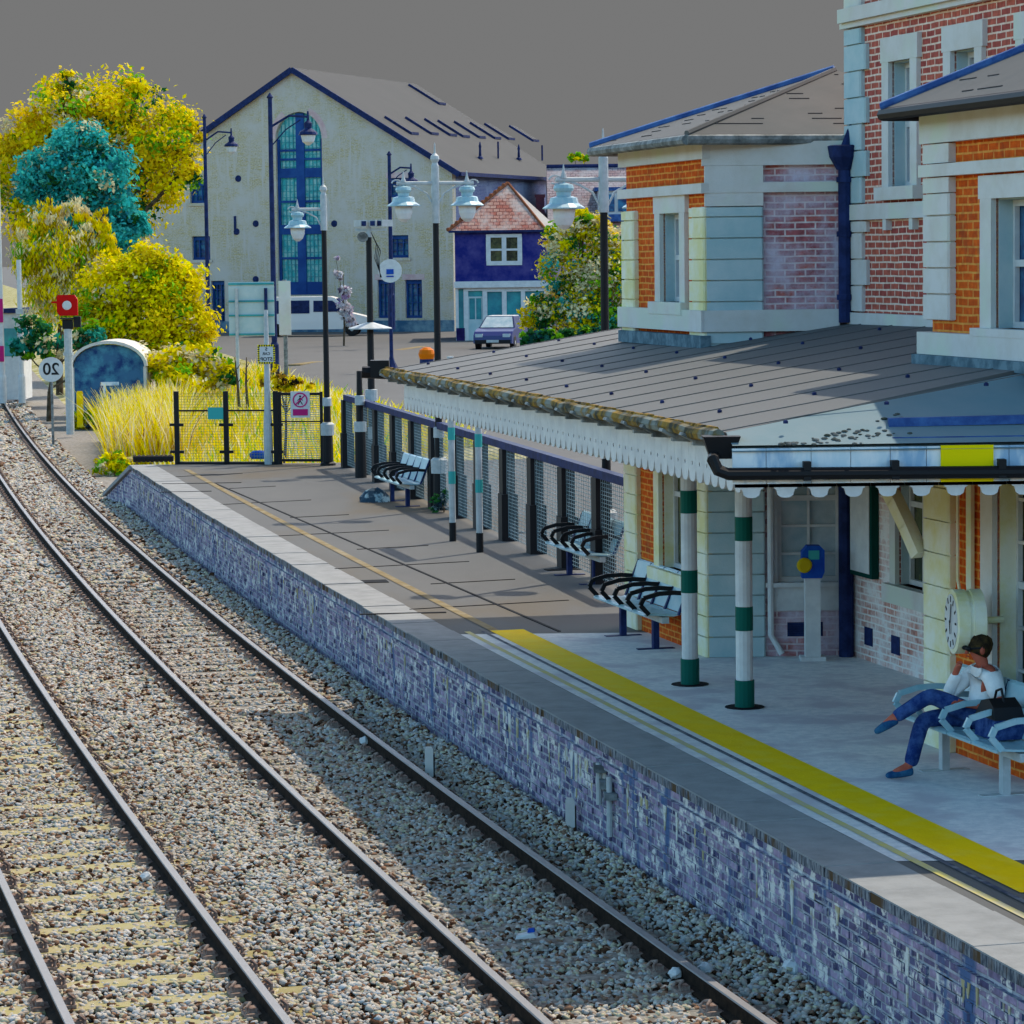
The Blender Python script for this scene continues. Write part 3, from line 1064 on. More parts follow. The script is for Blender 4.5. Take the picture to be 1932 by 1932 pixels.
# --- near pavilion
mb = MB()
F1.wall(mb, NA0 + 0.02, NA1, 0.0, 5.72, 0.3, [(7.95, 8.85, 3.86, 4.98), (7.98, 9.2, 0.5, 2.75)])
bp("near_track_wall", mb, M_orange)
mb = MB()
F1.box(mb, NA0, NA0 + 0.3, -1.55, -0.3, 0.0, 5.72)
F1.box(mb, NA1 - 0.3, NA1, -1.55, -0.3, 0.0, 5.72)
bp("pavilion_side_wall", mb, M_purple)
quoins(F1, NA0 - 0.04, NA0 + 0.56, 3.91, 5.05, M_stone, 0.075, nm="near_quoins")
quoins(F1, NA0 - 0.04, NA0 + 0.56, 0.0, 3.6, M_cream, 0.075, 0.3, nm="near_lower_quoins")
mb = MB()
F1.box(mb, NA0 - 0.08, NA1, -0.01, 0.10, 5.20, 5.31)
F1.box(mb, NA0 - 0.08, NA1, -0.01, 0.09, 5.50, 5.76)
F1.box(mb, NA0 - 0.08, NA1, -0.01, 0.115, 3.60, 3.80)
F1.box(mb, NA0 - 0.04, NA0 + 0.56, -0.01, 0.07, 5.055, 5.19)
F1.box(mb, NA0 - 0.04, NA0 + 0.56, -0.01, 0.07, 5.32, 5.49)
bp("near_string_course", mb, M_stone)
sash(F1, 7.95, 8.85, 3.86, 4.98, 0.18, M_glass, cols=2, rows=2, sur=0.24, head=0.2, sill=0.07)
sash(F1, 7.98, 9.2, 0.5, 2.75, 0.2, M_darkglass, cols=3, rows=6, sur=0.26, head=0.3, surm=M_stone, revm=M_cream)


# hipped roofs
def hip(a0, a1, b_out, b_in, z, zr, apexa, apexb, name, ribs=True):
    e = [F1(a0, b_out, z), F1(a1, b_out, z), F1(a1, b_in, z), F1(a0, b_in, z)]
    ap0, ap1 = F1(apexa[0], apexb, zr), F1(apexa[1], apexb, zr)
    mb = MB()
    mb.face(e[0], e[1], ap1, ap0)
    mb.face(e[1], e[2], ap1)
    mb.face(e[2], e[3], ap0, ap1)
    mb.face(e[3], e[0], ap0)
    mb.face(e[0], e[3], e[2], e[1])
    rf = bp(name, mb, M_slate)
    ln = MB()
    # open slate courses: thin dark butts on each slope
    def courses(p, q, r, s_, n):
        for i in range(1, n):
            t = i / n
            A, B = p.lerp(s_, t), q.lerp(r, t)
            nn = (q - p).cross(s_ - p).normalized()
            if nn.z < 0:
                nn = -nn
            m_ = 5
            for j in range(m_ * 2):
                if rnd.random() < 0.2:
                    c0 = rnd.random() * 0.9
                    c1 = min(1, c0 + rnd.uniform(0.04, 0.16))
                    ln.bar(A.lerp(B, c0) + nn * 0.004, A.lerp(B, c1) + nn * 0.004, 0.010, 0.008, nn)
    courses(e[0], e[1], ap1, ap0, 13)
    courses(e[1], e[2], ap1, ap1, 13)
    sub("slate_courses", ln, M_slate_line, rf)
    rg = MB()
    rg.tube([e[0], ap0], 0.06, 8)
    rg.tube([ap0, ap1], 0.06, 8) if (ap0 - ap1).length > 0.1 else None
    sub("ridge", rg, M_lead, rf)
    rg = MB()
    rg.tube([e[1] + Vector((0, 0, 0.01)), ap1], 0.035, 6)
    sub("hip_roll", rg, M_slate, rf)
    gt = MB()
    for p, q in ((e[0], e[1]), (e[1], e[2]), (e[3], e[0])):
        gt.tube([p + Vector((0, 0, -0.06)), q + Vector((0, 0, -0.06))], 0.058, 8)
    sub("gutter", gt, M_iron if name == "far_roof" else M_black, rf)
    return rf


ov = 0.34
apx = PY(1600, 128, 36.0)
aa = (apx - F1.o).dot(F1.d), (apx - F1.o).dot(F1.n)
hip(-3.1 - ov, 0.0 + ov, ov, -4.4, 5.84, apx.z, (-1.55, -1.55), -2.1, "far_roof")
hip(NA0 - ov, NA1 + ov, ov, -1.6, 5.84, 6.75, (NA0 + 1.56, NA0 + 1.561), -1.55, "near_roof")
# main roof hidden by the parapet, seen from a step to the side
mb = MB()
p0, p1, p2, p3 = F3(-0.1, 0.1, 8.0), F3(11.3, 0.1, 8.0), F3(11.3, -6.1, 8.0), F3(-0.1, -6.1, 8.0)
r0, r1_ = F3(2.5, -3, 9.4), F3(8.7, -3, 9.4)
mb.face(p0, p1, r1_, r0).face(p1, p2, r1_).face(p2, p3, r0, r1_).face(p3, p0, r0).face(p0, p3, p2, p1)
bp("main_roof", mb, M_slate)
# rainwater pipes
mb = MB()
cc = F2(1.52, 0.12, 0)
mb.tube([(cc.x, cc.y, 3.75), (cc.x, cc.y, 5.45)], 0.075, 10)
mb.lathe([(0.09, 0.0), (0.17, 0.14), (0.19, 0.26), (0.16, 0.27)], (cc.x, cc.y, 5.44), 10)
mb.tube([(cc.x, cc.y, 5.68), (cc.x + 0.18, cc.y + 0.1, 6.1)], 0.05, 8)
for z in (4.0, 4.7, 5.3):
    mb.tube([(cc.x, cc.y, z), (cc.x, cc.y, z + 0.06)], 0.095, 10)
mb.tube([(cc.x, cc.y, 0.0), (cc.x, cc.y, 3.5)], 0.085, 10)
bp("downpipe", mb, M_dark, smooth=False)
mb = MB()
cc = F2(0.68, 0.07, 0)
mb.tube([(cc.x, cc.y, 3.3), (cc.x, cc.y, 0.25), (cc.x + 0.12, cc.y - 0.03, 0.04)], 0.035, 8)
bp("white_downpipe", mb, M_white)
mb = MB()
for a, r_ in ((7.22, 0.016), (7.5, 0.04)):
    q = F1(a, 0.05, 0)
    mb.tube([(q.x, q.y, 3.5), (q.x, q.y, 1.6), F1(a + (0.05 if a > 7.4 else 0.18), 0.05, 1.2)], r_, 6)
bp("wall_pipe", mb, M_cream)
# lead flashing where the canopy meets the house
mb = MB()
M_fl = mat("dull_flashing", (0.07, 0.12, 0.15), (0.16, 0.24, 0.28), 5.0)
F1.box(mb, NA0 - 0.1, NA1, 0.0, 0.16, 3.50, 3.598)
bp("flashing", mb, M_fl)
mb = MB()
F1.box(mb, -3.1, 0.1, 0.0, 0.12, 3.48, 3.62)
bp("flashing", mb, M_fl)

# ------------------------------------------------------------------ platform canopy
ZE = 3.1
A_ = G(730, 697, ZE)
B_ = G(1370, 816, ZE)
eu = (B_ - A_).normalized()
en = Vector((-eu.y, eu.x, 0))           # away from the track, towards the house
if en.x < 0:
    en = -en
KS = 0.155
FE = Frame(A_, (eu.x, eu.y), (-en.x, -en.y))   # b outward = towards the track
LE = (B_ - A_).length
cn = thing("platform_canopy", "pale sheet roofed platform canopy with scalloped white valance and black gutter", "canopy", Vector((1.9, 30, 0)))


def roofz(p):
    return ZE + KS * (p - A_).dot(en)


def onroof(x, y, lift=0.0):
    p = Vector((x, y, 0))
    return Vector((x, y, roofz(p) + lift))


W_ = 4.6
P0, P1 = A_.copy(), B_.copy()
XR = 6.6
Pc = onroof(XR, B_.y + 2.35)     # far end of the hip crease
Pb = A_ + en * W_
Pb.z = roofz(Pb)
Pd = onroof(XR + 0.8, B_.y + 3.2)
mb = MB()
top = [P0, P1, Pc, Pd, Pb]
mb.face(*top)
mb.face(*[p - Vector((0, 0, 0.05)) for p in reversed(top)])
for a, b in zip(top, top[1:] + top[:1]):
    mb.face(a, a - Vector((0, 0, 0.05)), b - Vector((0, 0, 0.05)), b)
rf = mb.build("roof", M_roof, cn, world=True)


def csub(name, mb, m, par, **k):
    o = mb.build(name, m, None, **k)
    o.data.transform(Matrix.Translation(-Vector(cn.location)))
    o.parent = par
    return o


rib, blt = MB(), MB()
nrib = int(LE / 0.9)
for i in range(nrib + 1):
    q = A_ + eu * (0.15 + i * (LE - 0.3) / nrib)
    q.z = roofz(q)
    e = q + en * (W_ - 0.1)
    e.z = roofz(e)
    rib.bar(q + Vector((0, 0, 0.004)), e + Vector((0, 0, 0.004)), 0.012, 0.008)
    if i % 2 == 0:
        for k_ in range(5):
            c = q.lerp(e, 0.10 + k_ * 0.19)
            blt.lathe([(0.02, 0.0), (0.02, 0.02), (0.008, 0.03)], c + eu * 0.31 + Vector((0, 0, 0.0)), 6)
csub("standing_seams", rib, M_roof, rf)
csub("roof_bolts", blt, M_dark, rf)["kind"] = "stuff"
# end slope
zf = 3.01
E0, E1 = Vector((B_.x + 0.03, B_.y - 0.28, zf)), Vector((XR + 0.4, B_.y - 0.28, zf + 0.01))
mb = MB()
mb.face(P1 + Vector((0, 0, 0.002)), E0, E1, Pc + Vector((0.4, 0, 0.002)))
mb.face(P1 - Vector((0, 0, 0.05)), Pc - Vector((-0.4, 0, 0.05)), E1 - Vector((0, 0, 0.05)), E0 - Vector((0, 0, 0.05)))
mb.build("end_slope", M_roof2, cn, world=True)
# moss and lead along the end eave, right part
mb = MB()
for i in range(60):
    x = rnd.uniform(2.15, 3.2)
    t = rnd.uniform(0.0, 0.55 * (x - 2.0))
    p = E0.lerp(E1, (x - E0.x) / (E1.x - E0.x)).lerp(P1.lerp(Pc, (x - P1.x) / (Pc.x - P1.x)), t)
    mb.ball(p, rnd.uniform(0.012, 0.035), 6, 4, sz=0.5)
mb.build("moss", mat("roof_moss", (0.04, 0.05, 0.04), (0.14, 0.15, 0.15), 8.0), cn, world=True)["kind"] = "stuff"
mb = MB()
mb.bar(Vector((3.05, B_.y + 0.10, 3.16)), Vector((XR, B_.y + 0.10, 3.20)), 0.10, 0.07)
mb.bar(Vector((3.05, B_.y - 0.15, 3.03)), Vector((XR, B_.y - 0.15, 3.04)), 0.05, 0.05)
mb.build("lead_roll", M_lead, cn, world=True)

# valances: boards with a hole each and a shaped lower end
def board(fr, a0, a1, z0, z1, t0, t1, m_pts, hole=None):
    """one board; m_pts: lower outline from a1 back to a0 in (s, dz) with s in 0..1"""
    mb = VAL
    low = [(a0 + (a1 - a0) * s_, z0 + dz) for s_, dz in m_pts]
    if not hole:
        mb.prism([(a0, z1), (a1, z1)] + low[::-1], lambda a, z, b: fr(a, b, z), t0, t1)
        return
    hc, hr = (a0 + a1) / 2, hole[1]
    hz = hole[0]
    # upper plain part
    zt = hz + hr * 2.2
    mb.prism([(a0, zt), (a0, z1), (a1, z1), (a1, zt)], lambda a, z, b: fr(a, b, z), t0, t1)
    zb = hz - hr * 2.2
    out = [(a0, zb), (hc, zb), (a1, zb), (a1, hz), (a1, zt), (hc, zt), (a0, zt), (a0, hz)]
    inn = [(hc + hr * math.cos(x), hz + hr * math.sin(x)) for x in [math.radians(d) for d in (225, 270, 315, 0, 45, 90, 135, 180)]]
    for i in range(8):
        j = (i + 1) % 8
        q = [out[i], out[j], inn[j], inn[i]]
        for b in (t0, t1):
            mb.face(*[fr(a, b, z) for a, z in q])
        mb.face(fr(*[inn[i][0], t0, inn[i][1]]), fr(inn[j][0], t0, inn[j][1]), fr(inn[j][0], t1, inn[j][1]), fr(inn[i][0], t1, inn[i][1]))
    mb.prism([(a0, zb), (a1, zb)] + low[::-1], lambda a, z, b: fr(a, b, z), t0, t1)


LOW = [(0, 0.10), (0.08, 0.07), (0.12, 0.035), (0.25, 0.008), (0.5, 0.0), (0.75, 0.008), (0.88, 0.035), (0.92, 0.07), (1, 0.10)]
VAL = MB()
nb = 66
for i in range(nb):
    a0 = 0.45 + (LE - 0.47) * i / nb
    a1 = 0.45 + (LE - 0.47) * (i + 1) / nb
    board(FE, a0, a1 - 0.004, 2.60, 2.99, -0.16, -0.135, LOW, (2.76, 0.019))
VAL.build("side_valance", M_white, cn, world=True)
FX = Frame((B_.x, B_.y - 0.22, 0), (1, 0), (0, -1))
VAL = MB()
LOW2 = [(0, 0.112), (0.10, 0.105), (0.16, 0.075), (0.22, 0.068), (0.27, 0.022), (0.37, 0.004), (0.5, 0.0), (0.63, 0.004), (0.73, 0.022), (0.78, 0.068), (0.84, 0.075), (0.90, 0.105), (1, 0.112)]
n2 = 18
for i in range(n2):
    a0 = 0.05 + i * 0.272
    board(FX, a0, a0 + 0.268, 2.585, 2.86, -0.02, 0.0, LOW2, (2.70, 0.014))
VAL.build("end_valance", M_white, cn, world=True)
mb = MB()
x = 0.03
while x < 4.9:
    wd = rnd.uniform(0.26, 0.40)
    FX.box(mb, x, x + wd - 0.005, 0.004 + rnd.uniform(0, 0.004), 0.035, 2.70, 2.985)
    x += wd
mb.build("fascia", M_whitew, cn, world=True)
# gutter along the track side with brackets, rusty and lichen covered
mb, br = MB(), MB()
gp = [A_ - en * 0.07 + eu * (LE * i / 40) + Vector((rnd.uniform(-.008, .008), 0, -0.03 + rnd.uniform(-0.012, 0.012))) for i in range(41)]
mb.tube(gp, 0.055, 8)
gt = mb.build("eaves_gutter", M_lichen, cn, world=True)
for i in range(24):
    q = A_ + eu * (0.3 + i * (LE - 0.5) / 23)
    br = MB()
    br.bar(q - en * 0.04 + Vector((0, 0, -0.10)), q + en * 0.12 + Vector((0, 0, -0.11)), 0.05, 0.10)
    br.bar(q - en * 0.14 + Vector((0, 0, -0.05)), q - en * 0.02 + Vector((0, 0, -0.115)), 0.11, 0.028)
    csub("gutter_bracket", br, M_iron, gt)
mb = MB()
q = A_ - en * 0.07
mb.box(q.x - 0.14, q.x + 0.10, q.y - 0.12, q.y + 0.16, ZE - 0.10, ZE + 0.12)
mb.tube([q + Vector((-0.25, 0, -0.03)), q + Vector((0.1, 0, -0.05))], 0.08, 7)
csub("gutter_end", mb, M_black, gt)
# tile-like curled roof edge above the gutter
mb = MB()
for i in range(46):
    q = A_ + eu * (0.1 + i * (LE - 0.2) / 46) - en * 0.03
    mb.tube([q + Vector((0, 0, 0.015)), q + eu * rnd.uniform(0.18, 0.3) + Vector((0, 0, 0.015))], rnd.uniform(0.022, 0.034), 6)
mb.build("mossy_verge", mat("verge_lichen", (0.06, 0.05, 0.03), (0.36, 0.20, 0.03), 7.0, 0.4, 0.6), cn, world=True)["kind"] = "stuff"
# corner hopper, swan neck and the horizontal black pipe
mb = MB()
q = B_ - en * 0.05 + Vector((0, -0.08, 0))
mb.hexa([q + Vector(p) for p in ((-0.09, -0.1, -0.20), (0.09, -0.1, -0.20), (0.09, 0.1, -0.20), (-0.09, 0.1, -0.20), (-0.15, -0.14, -0.02), (0.15, -0.14, -0.02), (0.15, 0.14, -0.02), (-0.15, 0.14, -0.02))])
yb = B_.y - 0.33
mb.tube([q + Vector((-0.06, -0.05, -0.18)), (q.x - 0.08, yb, 2.90), (q.x - 0.04, yb, 2.82), (q.x + 0.04, yb, 2.788), (XR, yb, 2.765)], 0.05, 10)
for x in (2.35, 3.05, 3.9):
    mb.box(x - 0.03, x + 0.03, yb - 0.04, yb + 0.08, 2.73, 2.88)
mb.build("rainwater_pipe", M_black, cn, world=True)


# columns, white with green bands
def column(px, py, bands, lab):
    q = G(px, py, 0)
    r = 0.085
    zt = roofz(q) - 0.06
    mb = MB()
    mb.lathe([(r, 0.28), (r, zt - 0.25), (r + 0.05, zt - 0.2), (r + 0.06, zt)], q, 14)
    o = mb.build("column", M_white, cn, smooth=False, world=True, label=lab)
    for z0, z1 in [(-0.02, 0.28)] + bands:
        bd = MB()
        bd.lathe([(r + (0.014 if z0 < 0 else 0.004), z0), (r + (0.014 if z0 < 0 else 0.004), z1)], q, 14)
        csub("green_band", bd, M_green, o)
    bs = MB()
    bs.lathe([(0.2, 0.001), (0.2, 0.012)], q, 14)
    csub("base_ring", bs, M_joint_and_shadow, o)


column(1405, 1335, [(1.68, 1.92), (0.78, 1.02)], "canopy column nearer the camera, green bands lower")
column(1302, 1292, [(1.82, 2.06), (0.98, 1.22)], "canopy column farther from the camera, beside the empty bench")
# timber brace from the house to the canopy
mb = MB()
q0, q1 = F1(6.45, 0.1, 1.75), F1(5.2, 0.55, 2.85)
cv = []
for i in range(9):
    t = i / 8
    cv.append(q0.lerp(q1, t) + Vector((0, 0, 0.34 * math.sin(math.pi * t * 0.9) * (1 - t * 0.4))))
for a, b in zip(cv, cv[1:]):
    mb.bar(a, b + (b - a) * 0.05, 0.13, 0.11)
mb.build("brace", M_cream, cn, world=True)
# beams under the roof
mb = MB()
for t in (0.5, 3.4, 6.4, 9.4, 12.2):
    a = A_ + eu * t + en * 0.2
    b = A_ + eu * t + en * (W_ - 1.4)
    a.z, b.z = roofz(a) - 0.14, roofz(b) - 0.14
    mb.bar(a, b, 0.10, 0.16)
a, b = A_ + eu * 0.3 + en * 1.95, A_ + eu * (LE - 1.9) + en * 1.95
a.z, b.z = roofz(a) - 0.16, roofz(b) - 0.16
mb.bar(a, b, 0.12, 0.2)
mb.build("roof_beams", M_white, cn, world=True)

mb = MB()
FX.box(mb, 1.69, 2.11, 0.037, 0.055, 2.70, 2.992)
ys_ = mb.build("blank_sign", M_ysign)
tag(ys_, "blank yellow panel fixed on the white canopy fascia", "sign")

# ------------------------------------------------------------------ lamp posts on the platform
def lamp(loc, arms, label, h=6.2):
    t = thing("lamp_post", label, "lamp post", loc, math.atan2(N.y, N.x), group="lamp posts along the platform fence")
    mb = MB()
    mb.lathe([(0.17, 0.0), (0.17, 0.05), (0.125, 0.08), (0.115, 0.66)], n=12)
    mb.lathe([(0.085, 0.95), (0.075, 1.30)], n=12)
    mb.lathe([(0.065, 1.47), (0.055, 5.12)], n=12)
    mb.build("post", M_black, t)
    mb = MB()
    mb.lathe([(0.15, 0.66), (0.155, 0.90), (0.11, 0.94)], n=12)
    mb.build("collar", M_steel, t)
    mb = MB()
    mb.lathe([(0.10, 1.30), (0.10, 1.47), (0.07, 1.49)], n=12)
    mb.build("collar", M_steel, t)
    mb = MB()
    mb.lathe([(0.075, 5.12), (0.07, h - 0.12), (0.05, h - 0.06), (0.085, h), (0.075, h + 0.06), (0.02, h + 0.11), (0.012, h + 0.26), (0.001, h + 0.3)], n=12)
    mb.build("upper_post", M_steel, t)
    for sx in arms:
        b = MB()
        b.tube([(0, 0, h - 0.42), (sx * 0.70, 0, h - 0.42)], 0.035, 8)
        b.tube([(sx * 0.06, 0, h - 0.78), (sx * 0.16, 0, h - 0.60), (sx * 0.34, 0, h - 0.50), (sx * 0.5, 0, h - 0.44)], 0.018, 6)
        b.tube([(sx * 0.70 + 0.09 * math.cos(k) * sx, 0, h - 0.42 + 0.06 * math.sin(k)) for k in np.linspace(0, 5.4, 10)], 0.014, 6)
        b.lathe([(0.05, 0), (0.02, 0.1), (0.005, 0.2)], (sx * 0.58, 0, h - 0.40), 8)
        bo = b.build("bracket", M_steel, t)
        c = MB()
        x = sx * 0.58
        c.lathe([(0.02, -0.03), (0.02, 0.0)], (x, 0, h - 0.44), 8)
        c.lathe([(0.13, -0.13), (0.15, -0.09), (0.13, -0.04), (0.03, -0.01)], (x, 0, h - 0.45), 14)
        c.lathe([(0.10, -0.20), (0.11, -0.131)], (x, 0, h - 0.45), 14)
        c.lathe([(0.30, -0.375), (0.30, -0.36), (0.21, -0.30), (0.19, -0.22), (0.11, -0.201)], (x, 0, h - 0.45), 16)
        co = c.build("lamp_hood", M_blueplate, t)
        g = MB()
        g.lathe([(0.04, -0.66), (0.11, -0.60), (0.15, -0.50), (0.16, -0.376)], (x, 0, h - 0.45), 14)
        gl = g.build("glass_bowl", M_white, None)
        gl.parent = co
    return t


LZ = Vector((0, 0, 0.0))
lamp(G(1146, 1086), (1, -1), "lamp post rising beside the corner of the station house, nearest of the platform lamps", 6.0)
lamp(G(830, 962), (1, -1), "double armed lamp post standing at the far end of the canopy", 6.25)
lamp(G(619, 878), (1,), "single armed lamp post beside the metal gate at the platform end", 6.0)

# speaker and camera mast
q = G(703, 890)
t = thing("camera_mast", "black mast with loudspeakers and cameras on top near the gate", "mast", q)
mb = MB()
mb.lathe([(0.13, 0), (0.115, 0.7)], n=12)
mb.lathe([(0.075, 0.95), (0.075, 1.5)], n=12)
mb.lathe([(0.075, 1.75), (0.06, 4.95)], n=12)
mb.build("post", M_black, t)
mb = MB()
mb.lathe([(0.14, 0.7), (0.14, 0.94), (0.10, 0.95)], n=12)
mb.build("collar", M_steel, t)
mb = MB()
mb.lathe([(0.13, 1.5), (0.13, 1.74), (0.08, 1.75)], n=12)
mb.build("collar", M_steel, t)
mb = MB()
mb.lathe([(0.06, 4.95), (0.05, 5.3)], n=10)
mb.box(-0.28, 0.38, -0.03, 0.03, 5.08, 5.13)
mb.build("crossbar", M_steel, t)
for sx, an in ((-0.2, 0.5), (0.16, -0.3), (0.38, -0.7)):
    mb = MB()
    Mx = Matrix.Translation((sx, 0, 5.22)) @ Matrix.Rotation(an, 4, 'Z')
    mb.box(-0.07, 0.07, -0.22, 0.12, -0.05, 0.09, Mx)
    c = mb.build("camera", M_steel, t)
    l = MB()
    l.box(-0.05, 0.05, -0.235, -0.221, -0.035, 0.065, Mx)
    l.build("lens_window", M_dark, None).parent = c
mb = MB()
mb.lathe([(0.02, 0.0), (0.04, 0.05), (0.12, 0.16)], n=10, M=Matrix.Translation((-0.12, -0.05, 5.02)) @ Matrix.Rotation(math.radians(115), 4, 'X'))
mb.build("loudspeaker", M_iron, t)
mb = MB()
for k in range(4):
    x = 0.06 + k * 0.03
    mb.tube([(0.05, -0.05, 5.05), (x + 0.1, -0.08, 4.8 - k * 0.05), (x + 0.06, -0.08, 4.5), (x + 0.2 - k * 0.04, -0.07, 4.1)], 0.008, 5)
mb.build("cables", M_black, t)
mb = MB()
mb.lathe([(0.46, 3.02), (0.46, 3.04), (0.2, 3.12), (0.07, 3.16), (0.065, 3.05)], n=14)
mb.build("climbing_guard", M_steel, t)

# short banded post
q = G(681, 901)
t = thing("banded_post", "short black post with two pale bands beside the camera mast", "post", q)
mb = MB()
mb.lathe([(0.12, 0), (0.11, 0.95)], n=12)
mb.lathe([(0.075, 1.16), (0.07, 1.5)], n=12)
mb.lathe([(0.065, 1.7), (0.055, 2.2)], n=12)
mb.build("post", M_black, t)
mb = MB()
mb.lathe([(0.13, 0.95), (0.13, 1.15), (0.08, 1.16)], n=12)
mb.build("collar", M_steel, t)
mb = MB()
mb.lathe([(0.10, 1.5), (0.10, 1.69), (0.07, 1.7)], n=12)
mb.build("collar", M_steel, t)

# ------------------------------------------------------------------ boundary fence along the platform
FA, FB = Vector((-3.55, 66.4, 0)), Vector((1.66, 40.2, 0))
M_mesh = mat("fence_mesh_wire", (0.30, 0.38, 0.40), (0.16, 0.24, 0.26), 3.0, rough=0.6)
fd = (FB - FA).normalized()
fl = (FB - FA).length
ft = thing("platform_fence", "long mesh fence with thick dark posts behind the platform benches", "fence", FA)
FF_ = Frame(FA, (fd.x, fd.y), (-fd.y * -1, fd.x * -1))
npost = 13
pos = [fl * i / (npost - 1) for i in range(npost)]
for a in pos:
    mb = MB()
    FF_.box(mb, a - 0.15, a + 0.15, -0.10, 0.10, 0.0, 1.46)
    FF_.box(mb, a - 0.10, a + 0.22, -0.13, 0.13, 0.0, 0.75)
    mb.build("post", M_black, ft, world=True)
mb = MB()
FF_.box(mb, 0, fl, -0.07, 0.07, 1.46, 1.58)
mb.build("top_rail", M_dark, ft, world=True)
for i in range(npost - 1):
    mb = MB()
    a0, a1 = pos[i] + 0.15, pos[i + 1] - 0.15
    z = 0.08
    while z < 1.45:
        FF_.box(mb, a0, a1, 0.02, 0.026, z, z + 0.008)
        z += 0.055
    n = int((a1 - a0) / 0.11)
    for k in range(n + 1):
        a = a0 + (a1 - a0) * k / n
        FF_.box(mb, a - 0.004, a + 0.004, 0.027, 0.033, 0.06, 1.46)
    mb.build("mesh_panel", M_mesh, ft, world=True)

# end fence and gate
E0_, E1_ = G(335, 876), G(522, 876)
et = thing("end_fence", "tall wire mesh fence closing off the far end of the platform", "fence", E0_)
FE2 = Frame(E0_, (E1_.x - E0_.x, E1_.y - E0_.y), (0, -1))
le = (E1_ - E0_).length
for a in (0, le / 2, le):
    mb = MB()
    FE2.box(mb, a - 0.055, a + 0.055, -0.05, 0.05, 0, 1.62)
    for z in (0.25, 0.85):
        FE2.box(mb, a - 0.16, a + 0.16, -0.02, 0.062, z, z + 0.06)
    mb.build("post", M_black, et, world=True)
for a0, a1 in ((0.06, le / 2 - 0.06), (le / 2 + 0.06, le - 0.06)):
    mb = MB()
    z = 0.06
    while z < 1.60:
        FE2.box(mb, a0, a1, -0.003, 0.003, z, z + 0.007)
        z += 0.06
    n = int((a1 - a0) / 0.06)
    for k in range(n + 1):
        a = a0 + (a1 - a0) * k / n
        FE2.box(mb, a - 0.003, a + 0.003, 0.004, 0.009, 0.05, 1.60)
    mb.build("mesh_panel", mat("green_wire", (0.22, 0.24, 0.08)), et, world=True)
mb = MB()
FE2.box(mb, 0.06, le - 0.06, 0.01, 0.04, 1.17, 1.21)
FE2.box(mb, 0, le, -0.05, 0.05, 0.0, 0.055)
mb.build("rail", M_black, et, world=True)
mb = MB()
FE2.box(mb, le * 0.32, le * 0.475, 0.045, 0.06, 1.0, 1.26)
tag(mb.build("teal_sign", M_teal_paint), "small blank teal plate hung on the end fence", "sign")

g0, g1 = G(527, 876), G(611, 876)
gt = thing("metal_gate", "narrow mesh gate with a round prohibition sign at the platform end", "gate", g0)
FG = Frame(g0, (g1.x - g0.x, g1.y - g0.y), (0, -1))
lg = (g1 - g0).length
mb = MB()
for a in (0.0, lg - 0.07):
    FG.box(mb, a, a + 0.07, -0.04, 0.04, 0.0, 1.60)
FG.box(mb, 0.071, lg - 0.071, -0.03, 0.03, 0.06, 0.12)
FG.box(mb, 0.071, lg - 0.071, -0.03, 0.03, 1.52, 1.58)
FG.box(mb, 0.071, lg - 0.071, -0.03, 0.03, 0.93, 0.96)
mb.build("frame", M_black, gt, world=True)
mb = MB()
z = 0.14
while z < 1.52:
    FG.box(mb, 0.08, lg - 0.08, -0.003, 0.003, z, z + 0.014)
    z += 0.05
for k in range(14):
    a = 0.09 + (lg - 0.18) * k / 13
    FG.box(mb, a - 0.003, a + 0.003, 0.004, 0.01, 0.12, 1.52)
mb.build("mesh_panel", M_mesh, gt, world=True)
sg = thing("prohibition_sign", "white no pedestrians sign with red ring on the mesh gate", "sign", FG(lg * 0.5, 0.06, 1.3))
mb = MB()
mb.box(-0.21, 0.21, -0.01, 0.01, -0.27, 0.31)
mb.build("sign_plate", M_white, sg)
mb = MB()
mb.box(-0.165, 0.165, -0.018, -0.0105, -0.22, -0.08)
mb.build("red_panel", M_magenta, sg)
mb = MB()
for k in range(24):
    a, b = 2 * math.pi * k / 24, 2 * math.pi * (k + 1) / 24
    mb.hexa([(r * math.cos(x), y, 0.12 + r * math.sin(x)) for y in (-0.018, -0.0105) for r, x in ((0.135, a), (0.165, a), (0.165, b), (0.135, b))])
mb.bar((-0.11, -0.0155, 0.01), (0.11, -0.0155, 0.23), 0.03, 0.004, (0, 1, 0))
mb.build("ring", M_magenta, sg)
mb = MB()
mb.lathe([(0.001, -.012), (0.022, -0.012), (0.022, 0.0), (0.001, 0.0)], n=10, M=Matrix.Translation((0.0, -0.014, 0.20)) @ Matrix.Rotation(math.pi / 2, 4, 'X'))
for a, b, w_ in (((0, 0.17), (0.0, 0.10), 0.04), ((0, 0.10), (0.05, 0.02), 0.02), ((0, 0.10), (-0.05, 0.02), 0.02), ((0, 0.16), (0.06, 0.11), 0.016), ((0, 0.16), (-0.06, 0.11), 0.016)):
    mb.bar((a[0], -0.0125, a[1]), (b[0], -0.0125, b[1]), w_, 0.003, (0, 1, 0))
mb.build("pictogram", M_black, sg)


